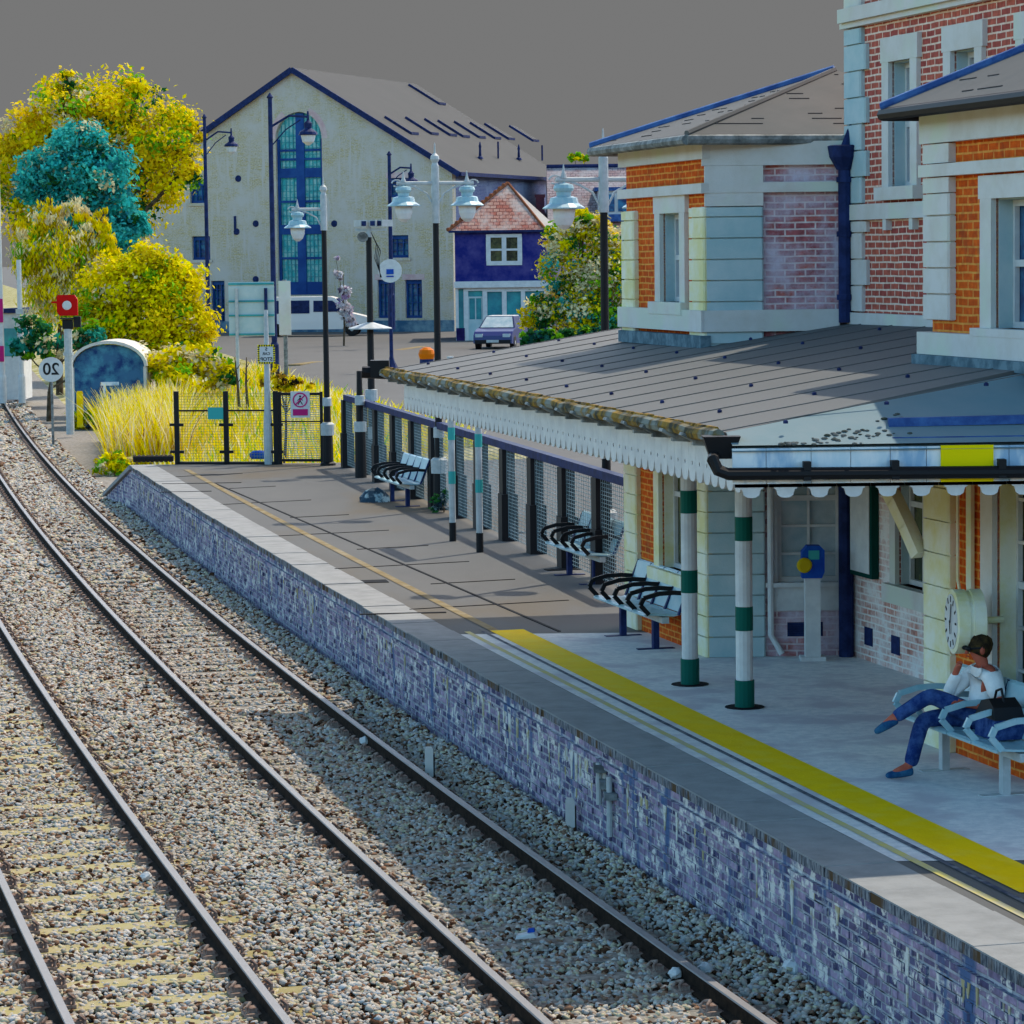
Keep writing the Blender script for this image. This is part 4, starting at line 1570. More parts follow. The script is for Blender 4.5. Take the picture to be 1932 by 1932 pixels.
def text(body, size, m_, parent, loc, mirrored=True, rz=0.0, name="lettering"):
    cu = bpy.data.curves.new(name, 'FONT')
    cu.body = body
    cu.size = size
    cu.align_x = 'CENTER'
    cu.align_y = 'CENTER'
    cu.extrude = 0.002
    cu.offset = size * 0.015
    tmp = bpy.data.objects.new(name, cu)
    COL.objects.link(tmp)
    dg = bpy.context.evaluated_depsgraph_get()
    dg.update()
    me = bpy.data.meshes.new_from_object(tmp.evaluated_get(dg))
    me.name = name
    bpy.data.objects.remove(tmp)
    me.materials.clear()
    me.materials.append(m_)
    o = bpy.data.objects.new(name, me)
    COL.objects.link(o)
    o.parent = parent
    o.location = loc
    o.rotation_euler = (math.pi / 2, 0, rz)
    if mirrored:
        o.scale = (-1, 1, 1)
    return o


# car stop board
q = G(507, 876)
t = thing("car_stop_sign", "car stop board with yellow and black striped border on a pale post", "sign", q)
mb = MB()
mb.lathe([(0.10, 0), (0.10, 0.9), (0.075, 1.3), (0.06, 2.2), (0.045, 3.4)], n=10)
mb.build("post", M_steel, t)
mb = MB()
mb.box(-0.19, 0.19, -0.075, -0.06, 2.22, 2.64)
mb.build("sign_plate", M_white, t)
mb, m2 = MB(), MB()
nn = 7
for k in range(nn):
    for tgt, o_ in ((mb, 0), (m2, 0.5)):
        a = -0.19 + 0.38 * (k + o_) / nn
        b = a + 0.19 / nn
        for z0 in (2.22, 2.60):
            tgt.box(a, b, -0.081, -0.076, z0, z0 + 0.04)
        za, zb = 2.261 + 0.338 * (k + o_) / nn, 2.261 + 0.338 * (k + o_ + 0.5) / nn
        for x0 in (-0.19, 0.15):
            tgt.box(x0, x0 + 0.04, -0.081, -0.076, za, zb)
bdr = mb.build("striped_border", M_ysign, t)
m2.build("black_stripes", M_black, None).parent = bdr
for s_, z, sz in (("5", 2.54, 0.10), ("CAR", 2.44, 0.085), ("STOP", 2.32, 0.11)):
    text(s_, sz, M_black, t, (0, -0.079, z))

# 20 disc
q = PY(97, 697, 92)
zb = -1.0
t = thing("speed_sign", "round white sign reading 20 in mirrored figures beside the curving track", "sign", (q.x, q.y, zb))
mb = MB()
mb.lathe([(0.04, 0), (0.04, q.z - zb)], n=8)
mb.build("post", M_iron, t)
mb = MB()
mb.lathe([(0.37, 0.0), (0.37, 0.02)], n=28, M=Matrix.Translation((0, -0.05, q.z - zb)) @ Matrix.Rotation(math.pi / 2, 4, 'X'))
mb.build("disc", M_white, t)
text("20", 0.50, M_black, t, (0, -0.073, q.z - zb))

# railway signal
q = PY(127, 576, 98)
t = thing("railway_signal", "red signal head with a round white lamp on a pale post", "signal", (q.x, q.y, -1.0))
zz = q.z + 1.0
mb = MB()
mb.lathe([(0.13, 0), (0.13, zz - 0.75)], n=10)
mb.lathe([(0.17, zz - 1.6), (0.17, zz - 1.5)], n=10)
mb.build("post", M_steel, t)
mb = MB()
mb.prism([(-0.33, -0.20), (-0.24, -0.33), (0.33, -0.33), (0.33, 0.18), (0.24, 0.33), (-0.30, 0.33), (-0.33, 0.25), (-0.33, 0.14), (-0.50, 0.12), (-0.50, 0.07), (-0.33, 0.07)], lambda a, b, c: (a, c, zz + b), -0.06, 0.06)
mb.build("signal_head", M_red, t)
mb = MB()
mb.lathe([(0.145, 0), (0.145, 0.05), (0.12, 0.06)], n=20, M=Matrix.Translation((0.0, -0.06, zz)) @ Matrix.Rotation(math.pi / 2, 4, 'X'))
mb.build("signal_lens", M_white, t)
mb = MB()
mb.box(-0.16, 0.16, -0.1, 0.1, zz - 0.75, zz - 0.45)
mb.box(-0.22, 0.22, -0.2, 0.14, zz - 0.44, zz - 0.40)
mb.box(0.2, 0.42, -0.1, 0.1, zz - 0.7, zz - 0.36)
mb.build("junction_box", M_black, t)

# station nameboard on two posts
p0, p1 = Vector((-0.95, 48.87, 0)), Vector((-0.5, 46.97, 0))
t = thing("station_nameboard", "blank nameboard on two white posts with dark feet, half hidden by the canopy", "sign", p0)
for p in (p0, p1):
    mb = MB()
    mb.lathe([(0.052, 0.3), (0.052, 2.95)], p, 10)
    o = mb.build("post", M_steel, t, world=True)
    mb = MB()
    mb.lathe([(0.056, 0.0), (0.056, 0.3)], p, 10)
    ft_ = mb.build("black_foot", M_black, None)
    ft_.data.transform(Matrix.Translation(-p0))
    ft_.parent = o
    mb = MB()
    for z in (0.92, 1.62):
        mb.lathe([(0.057, z), (0.057, z + 0.2)], p, 10)
    ft_ = mb.build("teal_band", M_teal_paint, None)
    ft_.data.transform(Matrix.Translation(-p0))
    ft_.parent = o
fn_ = Frame(p0, (p1.x - p0.x, p1.y - p0.y), (-1, 0))
mb = MB()
fn_.box(mb, -0.1, (p1 - p0).length + 0.1, 0.055, 0.085, 2.42, 2.9)
mb.build("sign_plate", M_white, t, world=True)


# ------------------------------------------------------------------ benches
def bench_proto(label):
    t = thing("bench", label, "bench", (0, 0, 0), group="steel benches along the platform")
    ln = 2.1
    for i in range(4):
        x0 = -ln / 2 + i * ln / 4 + 0.012
        x1 = x0 + ln / 4 - 0.024
        mb = MB()
        pts = [(-0.24, 0.44), (-0.22, 0.455), (0.10, 0.435), (0.17, 0.45), (0.20, 0.49), (0.19, 0.47), (0.17, 0.43), (0.10, 0.42), (-0.22, 0.44)]
        mb.prism([(-0.25, 0.425), (-0.25, 0.445), (-0.22, 0.46), (0.10, 0.435), (0.17, 0.45), (0.19, 0.435), (0.10, 0.415), (-0.22, 0.44)], lambda y, z, x: (x, y, z), x0, x1)
        mb.build("seat", M_blueplate, t)
        mb = MB()
        mb.prism([(0.175, 0.46), (0.31, 0.86), (0.335, 0.88), (0.345, 0.86), (0.20, 0.445)], lambda y, z, x: (x, y, z), x0, x1)
        mb.build("backrest", M_blueplate, t)
    for i in range(5):
        x = -ln / 2 + i * ln / 4
        mb = MB()
        pts = [(-0.20, 0.45), (-0.30, 0.56), (-0.26, 0.64), (-0.08, 0.685), (0.10, 0.69), (0.25, 0.675)]
        for (a, b), (c, d) in zip(pts, pts[1:]):
            mb.bar((x, a, b), (x, c, d), 0.05, 0.03, (1, 0, 0))
        mb.build("armrest", M_black, t)
        mb = MB()
        mb.bar((x, 0.15, 0.43), (x, 0.33, 0.87), 0.022, 0.05, (1, 0, 0))
        mb.build("back_strut", M_dark, t)
    mb = MB()
    mb.box(-ln / 2, ln / 2, -0.04, 0.04, 0.34, 0.41)
    mb.build("beam", M_steel, t)
    for x in (-0.65, 0.65):
        mb = MB()
        mb.box(x - 0.04, x + 0.04, -0.035, 0.035, 0.012, 0.34)
        mb.box(x - 0.05, x + 0.05, -0.22, 0.22, 0.0, 0.012)
        mb.build("leg", M_dark, t)
    return t


BR = math.atan2(U.y, U.x)
b0 = bench_proto("empty steel bench under the lamp post, second bench from the far end")
b0.location = ((1.12 + 0.82) / 2, (41.87 + 43.81) / 2, 0)
b0.rotation_euler = (0, 0, BR)
dup(b0, (-2.06, 56.4, 0), BR, "empty steel bench farthest along the platform, against the fence near the gate")
dup(b0, (1.47, 35.78, 0), BR, "empty steel bench half in shade next to the station house corner")
bd_ = dup(b0, (3.92, 26.0, 0.0), BR, "steel bench on which the man in the white shirt is sitting")
for ch in bd_.children:
    if ch.name.startswith(("armrest", "leg")):
        ch.material_slots[0].link = 'OBJECT'
        ch.material_slots[0].material = M_blueplate if ch.name.startswith("armrest") else M_steel

# ------------------------------------------------------------------ help point, poster case, clock
q = G(1533, 1246)
t = thing("help_point", "blue help point with a yellow button on a white pedestal", "help point", q)
mb = MB()
mb.box(-0.14, 0.14, -0.12, 0.12, 0, 0.05)
mb.box(-0.085, 0.085, -0.07, 0.07, 0.05, 1.02)
mb.build("pedestal", M_white, t)
mb = MB()
mb.prism([(-0.12, 0.93), (0.10, 0.93), (0.13, 1.0), (0.13, 1.24), (0.08, 1.29), (-0.06, 1.29), (-0.12, 1.22)], lambda a, z, y: (a, y, z), -0.10, 0.09)
mb.build("housing", M_blue, t)
mb = MB()
mb.lathe([(0.085, 0), (0.085, 0.03), (0.06, 0.045)], n=16, M=Matrix.Translation((-0.10, -0.10, 1.08)) @ Matrix.Rotation(math.radians(100), 4, 'X') @ Matrix.Rotation(0.2, 4, 'Y'))
mb.build("button", M_ballbtn, t)
mb = MB()
mb.box(-0.05, 0.07, -0.108, -0.101, 1.14, 1.24)
mb.build("speaker_panel", M_teal_paint, t)

mb_ = MB()
t = thing("poster_case", "white poster case with dark green frame on the pale recess wall", "poster case", F3(0.55, 0.06, 1.5))
mb = MB()
F3.box(mb, 0.20, 0.86, 0.014, 0.10, 0.95, 2.2)
mb.build("frame", mat("dark_green_frame", (0.005, 0.05, 0.04)), t, world=True)
mb = MB()
F3.box(mb, 0.23, 0.80, 0.101, 0.108, 1.0, 2.16)
mb.build("poster", M_white, t, world=True)

ca_, cz_ = Frame(F1(0, 0.34, 0), (U.x, U.y), (N.x, N.y)).hit(1823, 1172)
c = F1(ca_, 0.34, cz_)
t = thing("station_clock", "thick round white double faced clock mounted on the quoined corner", "clock", c)
Mc = Matrix.Translation((0, 0, 0)) @ Matrix.Rotation(math.atan2(N.y, N.x) - math.radians(10), 4, 'Z') @ Matrix.Rotation(math.pi / 2, 4, 'Y')
mb = MB()
mb.lathe([(0.25, -0.13), (0.28, -0.12), (0.28, -0.02), (0.265, -0.015), (0.265, 0.015), (0.28, 0.02), (0.28, 0.12), (0.25, 0.13)], n=32, M=Mc)
mb.build("drum", M_cream, t)
mb = MB()
mb.lathe([(0.24, 0.131), (0.24, 0.136)], n=32, M=Mc)
face = mb.build("dial", M_white, t)
mb = MB()
for k in range(12):
    a = k * math.pi / 6
    M2 = Mc @ Matrix.Rotation(a, 4, 'Z')
    mb.box(0.17, 0.22, -0.009, 0.009, 0.137, 0.141, M2)
mb.box(-0.01, 0.16, -0.008, 0.008, 0.142, 0.146, Mc @ Matrix.Rotation(2.9, 4, 'Z'))
mb.box(-0.01, 0.11, -0.010, 0.010, 0.147, 0.151, Mc @ Matrix.Rotation(0.25, 4, 'Z'))
mb.build("hands_and_marks", M_black, None).parent = face
mb = MB()
wl = F1(ca_, 0.0, cz_) - c
mb.tube([(wl.x, wl.y, 0.0), (wl.x * 0.4, wl.y * 0.4, 0)], 0.03, 8)
mb.build("wall_bracket", M_cream, t)

# bits on the platform wall and by the track
for k, (px, py) in enumerate(((1076, 1552), (810, 1450))):
    q = G(px, py + 15, -1.02)
    t = thing("marker_stub", "pale concrete stub standing against the platform wall%s" % (" below the wall pipes" if k == 0 else " in deep shade, the farther of two"), "marker post", q)
    mb = MB()
    mb.box(-0.045, 0.045, -0.03, 0.03, 0, 0.30)
    mb.box(-0.035, 0.035, -0.025, 0.025, 0.30, 0.32)
    mb.build("stub", M_stone, t)
    mb = MB()
    mb.box(0.046, 0.06, -0.03, 0.03, 0.0, 0.24)
    mb.build("side_plate", M_black, t)
t = thing("wall_pipes", "pair of broken white pipes fixed on the dark platform wall", "pipe", edge_pt(28.6, 0.03, -0.5))
mb = MB()
for y, z0, z1 in ((28.6, -0.62, -0.22), (28.25, -0.86, -0.30)):
    p = edge_pt(y, 0.02)
    mb = MB()
    mb.tube([(p.x, p.y, z0), (p.x, p.y, z1)], 0.028, 8)
    mb.build("pipe", M_steel, t, world=True)
mb = MB()
for y, z in ((28.6, -0.3), (28.4, -0.42), (28.25, -0.5)):
    p = edge_pt(y, 0.03)
    mb.box(p.x - 0.06, p.x + 0.06, p.y - 0.12, p.y + 0.12, z, z + 0.06)
mb.build("bracket", M_iron, t, world=True)

for k, (px, py, sc, lab) in enumerate(((276, 1660, 0.055, "white chalk boulder beside the second rail of the outer track"), (690, 1404, 0.07, "white boulder on the sunlit edge beneath the platform rail"), (1498, 1842, 0.10, "large pale boulder on the shaded ballast under the platform wall"), (1330, 1835, 0.06, "small white stone in the shaded ballast near the boulder"), (1275, 1845, 0.06, "white stone lying at the front edge of the canopy shadow"))):
    q = G(px, py, -1.04)
    mb = MB()
    mb.ball((0, 0, 0), sc, 8, 6, sz=0.75)
    mb.v = [tuple(Vector(v) * rnd.uniform(0.85, 1.15)) for v in mb.v]
    o = mb.build("boulder", M_white)
    o.location = q + Vector((0, 0, sc * 0.6))
    tag(o, lab, "boulder")
q = G(995, 1770, -1.03)
t = thing("crumpled_packet", "crumpled blue and white packet dropped between the rails", "litter", q)
mb = MB()
mb.hexa([(-0.10, -0.05, 0), (0.08, -0.04, 0.01), (0.09, 0.06, 0.02), (-0.08, 0.06, 0.0), (-0.09, -0.04, 0.03), (0.05, -0.05, 0.05), (0.06, 0.04, 0.06), (-0.07, 0.04, 0.03)])
mb.build("wrapper", M_white, t)
mb = MB()
mb.hexa([(0.0, -0.03, 0.05), (0.06, -0.03, 0.055), (0.065, 0.03, 0.06), (0.0, 0.03, 0.05), (0.01, -0.02, 0.085), (0.05, -0.02, 0.08), (0.06, 0.02, 0.085), (0.02, 0.02, 0.08)])
mb.build("blue_flap", M_blue, t)

# black corrugated hose and blue bag at the far end
q = G(287, 872, 0.0)
t = thing("corrugated_duct", "length of black corrugated duct lying at the platform end", "duct", q)
mb = MB()
for k in range(9):
    mb.tube([(-0.42 + k * 0.1, 0, 0.08), (-0.36 + k * 0.1, 0, 0.08)], 0.085, 10)
    mb.tube([(-0.36 + k * 0.1, 0, 0.08), (-0.32 + k * 0.1, 0, 0.08)], 0.07, 10)
mb.build("duct", M_black, t)
q = G(487, 868, 0.0)
mb = MB()
mb.lathe([(0.16, 0.0), (0.20, 0.05), (0.19, 0.14), (0.12, 0.19), (0.02, 0.2)], n=12)
mb.v = [(x * 1.1 + rnd.uniform(-.01, .01), y * 0.7, z) for x, y, z in mb.v]
o = mb.build("blue_bag", M_blue, smooth=True)
o.location = q + Vector((0, 0.35, 0))
tag(o, "small dark blue bag on the ground behind the end fence", "bag")

# low dark lump beside the far bench
q = G(690, 950, 0.0)
mb = MB()
mb.lathe([(0.30, 0), (0.28, 0.10), (0.18, 0.2), (0.05, 0.25)], n=12)
mb.v = [(x * rnd.uniform(.9, 1.1), y * 0.8, z * rnd.uniform(.85, 1.1)) for x, y, z in mb.v]
o = mb.build("refuse_sack", M_blueplate if False else mat("grey_blue_sack", (0.03, 0.06, 0.09), (0.30, 0.42, 0.46), 6.0, 0.5, 0.6, rough=0.5), smooth=False)
o.location = q + Vector((0.15, 0.4, 0))
tag(o, "dark refuse sack slumped beside the farthest bench", "sack")

# ------------------------------------------------------------------ old warehouse beyond the road
M_buff = brick("buff_brick", (0.50, 0.43, 0.32), (0.47, 0.37, 0.16), (0.52, 0.47, 0.39), dirt=(0.55, 0.50, 0.45), dlo=0.42, dhi=0.62, dscale=0.5, stain=(0.55, 0.50, 0.45))
M_farblue = mat("warehouse_joinery", (0.012, 0.05, 0.20), (0.02, 0.08, 0.26), 1.0, rough=0.5)
M_farteal = mat("warehouse_glazing", (0.05, 0.42, 0.44), (0.34, 0.58, 0.56), 3.2, 0.42, 0.6, rough=0.4)
M_slatew = mat("warehouse_slate", (0.088, 0.089, 0.089), (0.097, 0.097, 0.097), 0.4, 0.3, 0.7)
WL, WR = Vector((-20.0, 170.0, 0)), Vector((-2.95, 164.0, 0))
wd = (WR - WL).normalized()
wn = Vector((wd.y, -wd.x, 0))
FW = Frame(WL, (wd.x, wd.y), (wn.x, wn.y))
LW = (WR - WL).length
ZG, ZE_, ZA = 0.35, 8.95, 14.5
wh = thing("warehouse", "large gabled buff brick warehouse with a tall arched blue window", "building", FW(LW / 2, -6, ZG))


def wpart(name, mb, m, **k):
    return mb.build(name, m, wh, world=True, **k)


def wsub(name, mb, m, par):
    o = mb.build(name, m, None)
    o.data.transform(Matrix.Translation(-Vector(wh.location)))
    o.parent = par
    return o


def wpx(x0, y0, x1, y1):
    a0, z1 = FW.hit(x0, y0)
    a1, z0 = FW.hit(x1, y1)
    return a0, a1, z0, z1


cw = wpx(521, 318, 612, 556)
wins = [wpx(358, 343, 389, 383), wpx(362, 446, 397, 490), wpx(398, 530, 425, 612), wpx(733, 336, 771, 372), wpx(734, 444, 771, 486), wpx(712, 528, 746, 600), wpx(764, 528, 797, 600)]
mb = MB()
FW.wall(mb, 0, LW, ZG - 0.6, ZE_, 0.5, [(cw[0], cw[1], cw[2], ZE_)] + [tuple(x) for x in wins])
wpart("front_wall", mb, M_buff)
zs = FW.hit(566, 262)[1]
zt = FW.hit(566, 211)[1]
ac, ar = (cw[0] + cw[1]) / 2, (cw[1] - cw[0]) / 2
arc = [(ac + ar * math.cos(t), zs + (zt - zs) * math.sin(t)) for t in np.linspace(math.pi, 0, 17)]
mid = arc[8]
mb = MB()
mb.prism([(0, ZE_), (cw[0], ZE_)] + arc[:9] + [(LW / 2, ZA)], lambda a, z, b: FW(a, b, z), -0.5, 0.0)
mb.prism([(LW / 2, ZA)] + arc[8:] + [(cw[1], ZE_), (LW, ZE_)], lambda a, z, b: FW(a, b, z), -0.5, 0.0)
wpart("gable_wall", mb, M_buff)
mb = MB()
FW.box(mb, 0, 0.5, -17.5, -0.5, ZG - 0.6, ZE_)
FW.box(mb, LW - 0.5, LW, -17.5, -0.5, ZG - 0.6, ZE_)
FW.box(mb, 0, LW, -18, -17.5, ZG - 0.6, ZE_)
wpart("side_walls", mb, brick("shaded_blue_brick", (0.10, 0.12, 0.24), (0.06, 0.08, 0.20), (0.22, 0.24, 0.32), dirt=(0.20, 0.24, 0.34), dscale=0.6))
mb = MB()
for a0, ex in ((LW / 2, -1), (LW / 2, 1)):
    e = a0 + ex * (LW / 2 + 0.45)
    sl2 = (ZA - ZE_) / (LW / 2)
    ze = ZA - sl2 * (LW / 2 + 0.45)
    q = [FW(a0, 0.25, ZA + 0.22), FW(e, 0.25, ze + 0.22), FW(e, -18.3, ze + 0.22), FW(a0, -18.3, ZA + 0.22)]
    mb.hexa([p - Vector((0, 0, 0.2)) for p in q] + q)
rf = wpart("roof", mb, M_slatew)
mb = MB()
for ex in (-1, 1):
    a, b = FW(LW / 2, 0.26, ZA + 0.10), FW(LW / 2 + ex * (LW / 2 + 0.5), 0.26, ZE_ - 0.15)
    mb.bar(a, b, 0.12, 0.30)
mb.bar(FW(LW + 0.5, 0.2, ZE_ - 0.12), FW(LW + 0.5, -18.2, ZE_ - 0.12), 0.2, 0.2)
wsub("verge_board", mb, M_dark, rf)


def on_slope(px, py):
    # point of the right-hand roof slope seen at a pixel
    n_ = (FW(LW, 0, ZE_) - FW(LW / 2, 0, ZA)).cross(FW(LW / 2, -1, ZA) - FW(LW / 2, 0, ZA))
    p0 = FW(LW / 2, 0, ZA + 0.22)
    r = ray(px, py)
    o_ = Vector((0, 0, H))
    return o_ + r * ((p0 - o_).dot(n_) / r.dot(n_))


sup = Vector((0, 0, 0.09))
for x, y in ((725, 222), (764, 223), (800, 226), (825, 229), (856, 231), (886, 233), (913, 235), (960, 239), (770, 161)):
    p = on_slope(x, y)
    dn = (FW(LW, 0, ZE_) - FW(LW / 2, 0, ZA)).normalized()
    bk = Vector((-FW.n.x, -FW.n.y, 0))
    ln_ = 1.75 if y > 200 else 2.2
    mb = MB()
    q = [p, p + dn * ln_, p + dn * ln_ + bk * 1.1, p + bk * 1.1]
    up = dn.cross(bk).normalized()
    if up.z < 0:
        up = -up
    mb.hexa([v for v in q] + [v + up * 0.10 for v in q])
    sk = wsub("skylight", mb, M_slatew, rf)
    sk.parent = rf
    fr_ = MB()
    fr_.bar(p + up * 0.06, p + dn * ln_ + up * 0.06, 0.09, 0.14)
    fr_.bar(p + dn * ln_ + up * 0.06, p + dn * ln_ + bk * 1.1 + up * 0.06, 0.09, 0.14)
    wsub("skylight_frame", fr_, M_dark, rf)
for x, y, h_, w_ in ((906, 300, 0.95, 0.09), (940, 299, 0.95, 0.06), (979, 302, 0.9, 0.09), (1023, 303, 0.9, 0.06)):
    p = on_slope(x, y)
    mb = MB()
    if w_ > 0.08:
        mb.lathe([(0.20, 0), (0.14, 0.12), (0.08, 0.16), (0.06, h_ * 0.6), (0.08, h_ * 0.75), (0.02, h_)], p, 8)
    else:
        mb.tube([p, p + Vector((0, 0, h_))], w_, 6)
    wsub("vent_pipe", mb, M_dark, rf)


def wwin(a0, a1, z0, z1, cols, rows, name="window"):
    mb = MB()
    FW.box(mb, a0, a0 + 0.10, -0.30, -0.18, z0, z1)
    FW.box(mb, a1 - 0.10, a1, -0.30, -0.18, z0, z1)
    FW.box(mb, a0 + 0.1, a1 - 0.1, -0.30, -0.18, z1 - 0.22, z1)
    FW.box(mb, a0 + 0.1, a1 - 0.1, -0.30, -0.18, z0, z0 + 0.14)
    for i in range(1, cols):
        c = a0 + (a1 - a0) * i / cols
        FW.box(mb, c - 0.02, c + 0.02, -0.29, -0.2, z0 + 0.14, z1 - 0.22)
    for j in range(1, rows):
        z = z0 + (z1 - z0) * j / rows
        FW.box(mb, a0 + 0.1, a1 - 0.1, -0.288, -0.205, z - 0.02, z + 0.02)
    o = wpart(name, mb, M_farblue)
    g = MB()
    FW.box(g, a0, a1, -0.36, -0.32, z0, z1)
    wsub("pane", g, M_glass, o)
    s_ = MB()
    FW.box(s_, a0 - 0.12, a1 + 0.12, -0.2, 0.08, z0 - 0.16, z0)
    wsub("sill", s_, M_buff, o)


for k, x in enumerate(wins):
    wwin(*x, 3, 3 if k in (0, 1, 3, 4) else 5)
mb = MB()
FW.box(mb, -0.02, LW + 0.02, 0.001, 0.10, ZG - 0.5, ZG + 0.75)  # dark band painting the shade along the wall foot
wpart("wall_foot_shade", mb, mat("shade_blue_band", (0.05, 0.12, 0.20), (0.22, 0.32, 0.36), 1.5, 0.4, 0.65))
# red brick arches over the windows
M_arch = mat("pink_brick_arch", (0.56, 0.36, 0.36), (0.62, 0.48, 0.46), 3.0)
for k in (3, 5, 6):
    mb = MB()
    a0, a1, z0, z1 = wins[k]
    FW.box(mb, a0 - 0.15, a1 + 0.15, -0.02, 0.012, z1, z1 + 0.30)
    wpart("window_arch", mb, M_arch)
mb = MB()
for i in range(16):
    t0, t1 = math.pi * i / 16, math.pi * (i + 1) / 16
    if t0 > 2.0 or t1 < 1.2:
        mb.hexa([FW(ac + (ar + e) * math.cos(t), b, zs + (zt - zs + e) * math.sin(t)) for b in (-0.02, 0.012) for e, t in ((0.02, t0), (0.34, t0), (0.34, t1), (0.02, t1))])
wpart("window_arch", mb, M_arch)
# tall arched window: mullion, transoms, glazing
mb = MB()
zl = [FW.hit(566, y)[1] for y in (556, 532, 442, 424, 335, 317, 262)]
FW.box(mb, ac - 0.24, ac + 0.24, -0.30, -0.16, zl[0], zt - 0.05)
for z0, z1 in ((zl[0], zl[1]), (zl[2], zl[3]), (zl[4], zl[5])):
    FW.box(mb, cw[0], cw[1], -0.32, -0.19, z0, z1)
for x0 in (cw[0], cw[1] - 0.14):
    FW.box(mb, x0, x0 + 0.14, -0.31, -0.18, zl[0], zs)
for z in (FW.hit(566, 487)[1], FW.hit(566, 380)[1], FW.hit(566, 300)[1], zs - 0.6):
    FW.box(mb, cw[0], cw[1], -0.29, -0.2, z - 0.06, z + 0.06)
tw = wpart("arched_window", mb, M_farblue)
g = MB()
for i in range(1, 12):
    a = cw[0] + (cw[1] - cw[0]) * i / 12
    h2 = zs + (zt - zs) * math.sqrt(max(0, 1 - ((a - ac) / ar) ** 2)) - 0.05
    FW.box(g, a - 0.02, a + 0.02, -0.305, -0.25, zl[0], h2)
z = zl[0] + 0.3
while z < zs + 0.4:
    FW.box(g, cw[0] + 0.05, cw[1] - 0.05, -0.302, -0.255, z - 0.015, z + 0.015)
    z += 0.33
wsub("glazing_bars", g, M_teal, tw)
g = MB()
g.prism([(cw[0], zl[0]), (cw[1], zl[0])] + arc[::-1], lambda a, z, b: FW(a, b, z), -0.36, -0.31)
wsub("pane", g, M_farteal, tw)
mb = MB()
for x, y in ((450, 337), (483, 422), (631, 422), (483, 527), (447, 437)):
    a, z = FW.hit(x, y)
    mb.lathe([(0.19, 0.0), (0.17, 0.05), (0.05, 0.08)], n=10, M=Matrix.Translation(FW(a, 0.0, z)) @ Matrix.Rotation(math.pi / 2, 4, 'X'))
a, z = FW.hit(444, 425)
FW.box(mb, a - 0.06, a + 0.06, 0.0, 0.07, z - 0.5, z + 0.5)
wpart("tie_plate", mb, M_dark)

# ------------------------------------------------------------------ cottage with the hipped tile roof
M_bluewall = mat("dark_blue_tile_hanging", (0.015, 0.02, 0.16), (0.07, 0.06, 0.22), 1.6, 0.4, 0.65)
M_redtile = brick("red_roof_tile", (0.46, 0.13, 0.09), (0.58, 0.32, 0.24), (0.20, 0.06, 0.05), dirt=(0.62, 0.50, 0.44), dscale=0.9, bw=0.30, rh=0.16, ms=0.02)
FH = Frame((-2.55, 146.0), (1, 0), (0, -1))
hs = thing("cottage", "dark blue cottage with a hipped red tile roof and white shopfront", "house", FH(2.3, -3, 0.5))


def hp(name, mb, m, par=None):
    if par is None:
        return mb.build(name, m, hs, world=True)
    o = mb.build(name, m, None)
    o.data.transform(Matrix.Translation(-Vector(hs.location)))
    o.parent = par
    return o


w0 = (FH.hit(917, 442), FH.hit(985, 500))
mb = MB()
FH.wall(mb, 0, 4.6, 3.3, 5.75, 0.25, [(w0[0][0] + 0.1, w0[1][0] - 0.1, w0[1][1] + 0.1, w0[0][1] - 0.1)])
FH.box(mb, 0, 0.2, -6.5, -0.25, 0.2, 5.75)
FH.box(mb, 4.4, 4.6, -6.5, -0.25, 0.2, 5.75)
hp("upper_wall", mb, M_bluewall)
mb = MB()
FH.wall(mb, 0, 4.6, 0.3, 3.3, 0.25, [(0.14, 0.38, 0.4, 2.95), (0.6, 1.28, 0.5, 2.85), (1.5, 2.2, 1.5, 2.8), (2.42, 3.1, 1.5, 2.8), (3.3, 4.2, 1.5, 2.8)])
FH.box(mb, -0.05, 4.65, 0.0, 0.25, 3.0, 3.28)
hp("shopfront", mb, M_white)
mb = MB()
FH.box(mb, 0.1, 4.5, -0.2, -0.16, 0.4, 2.95)
hp("shop_glass", mb, M_teal)
mb = MB()
FH.box(mb, 0.6, 1.28, -0.14, -0.08, 0.5, 1.5)
for a in (0.6, 0.92, 1.22):
    FH.box(mb, a, a + 0.05, -0.14, -0.08, 1.5, 2.5)
FH.box(mb, 0.6, 1.28, -0.14, -0.08, 2.5, 2.58)
hp("door", mb, M_quoin)
mb = MB()
FH.box(mb, 1.4, 4.3, 0.002, 0.05, 0.45, 1.35)
FH.box(mb, 0.02, 0.42, 0.002, 0.03, 0.4, 1.1)
hp("stall_riser", mb, mat("indigo_tiles", (0.015, 0.01, 0.06), (0.03, 0.02, 0.1), 4.0))
mb = MB()
(a0, z1), (a1, z0) = w0
FH.box(mb, a0, a1, -0.02, 0.07, z1 - 0.16, z1)
FH.box(mb, a0, a1, -0.02, 0.07, z0, z0 + 0.2)
for c in (a0 + 0.1, (a0 + a1) / 2, a1 - 0.1):
    FH.box(mb, c - 0.11, c + 0.11, -0.02, 0.068, z0 + 0.2, z1 - 0.16)
FH.box(mb, a0, a1, -0.019, 0.064, (z0 + z1) / 2 - 0.05, (z0 + z1) / 2 + 0.05)
wf = hp("window", mb, M_white)
g = MB()
FH.box(g, a0 + 0.1, a1 - 0.1, -0.12, -0.08, z0 + 0.1, z1 - 0.1)
hp("pane", g, M_darkglass, wf)
mb = MB()
e = [FH(-0.3, 0.3, 5.7), FH(4.3, 0.3, 5.7), FH(4.6, -7.0, 5.7), FH(-0.3, -7.0, 5.7)]
r0 = FH(2.55, -1.6, 7.95)
r1_ = FH(2.6, -7.0, 7.95)
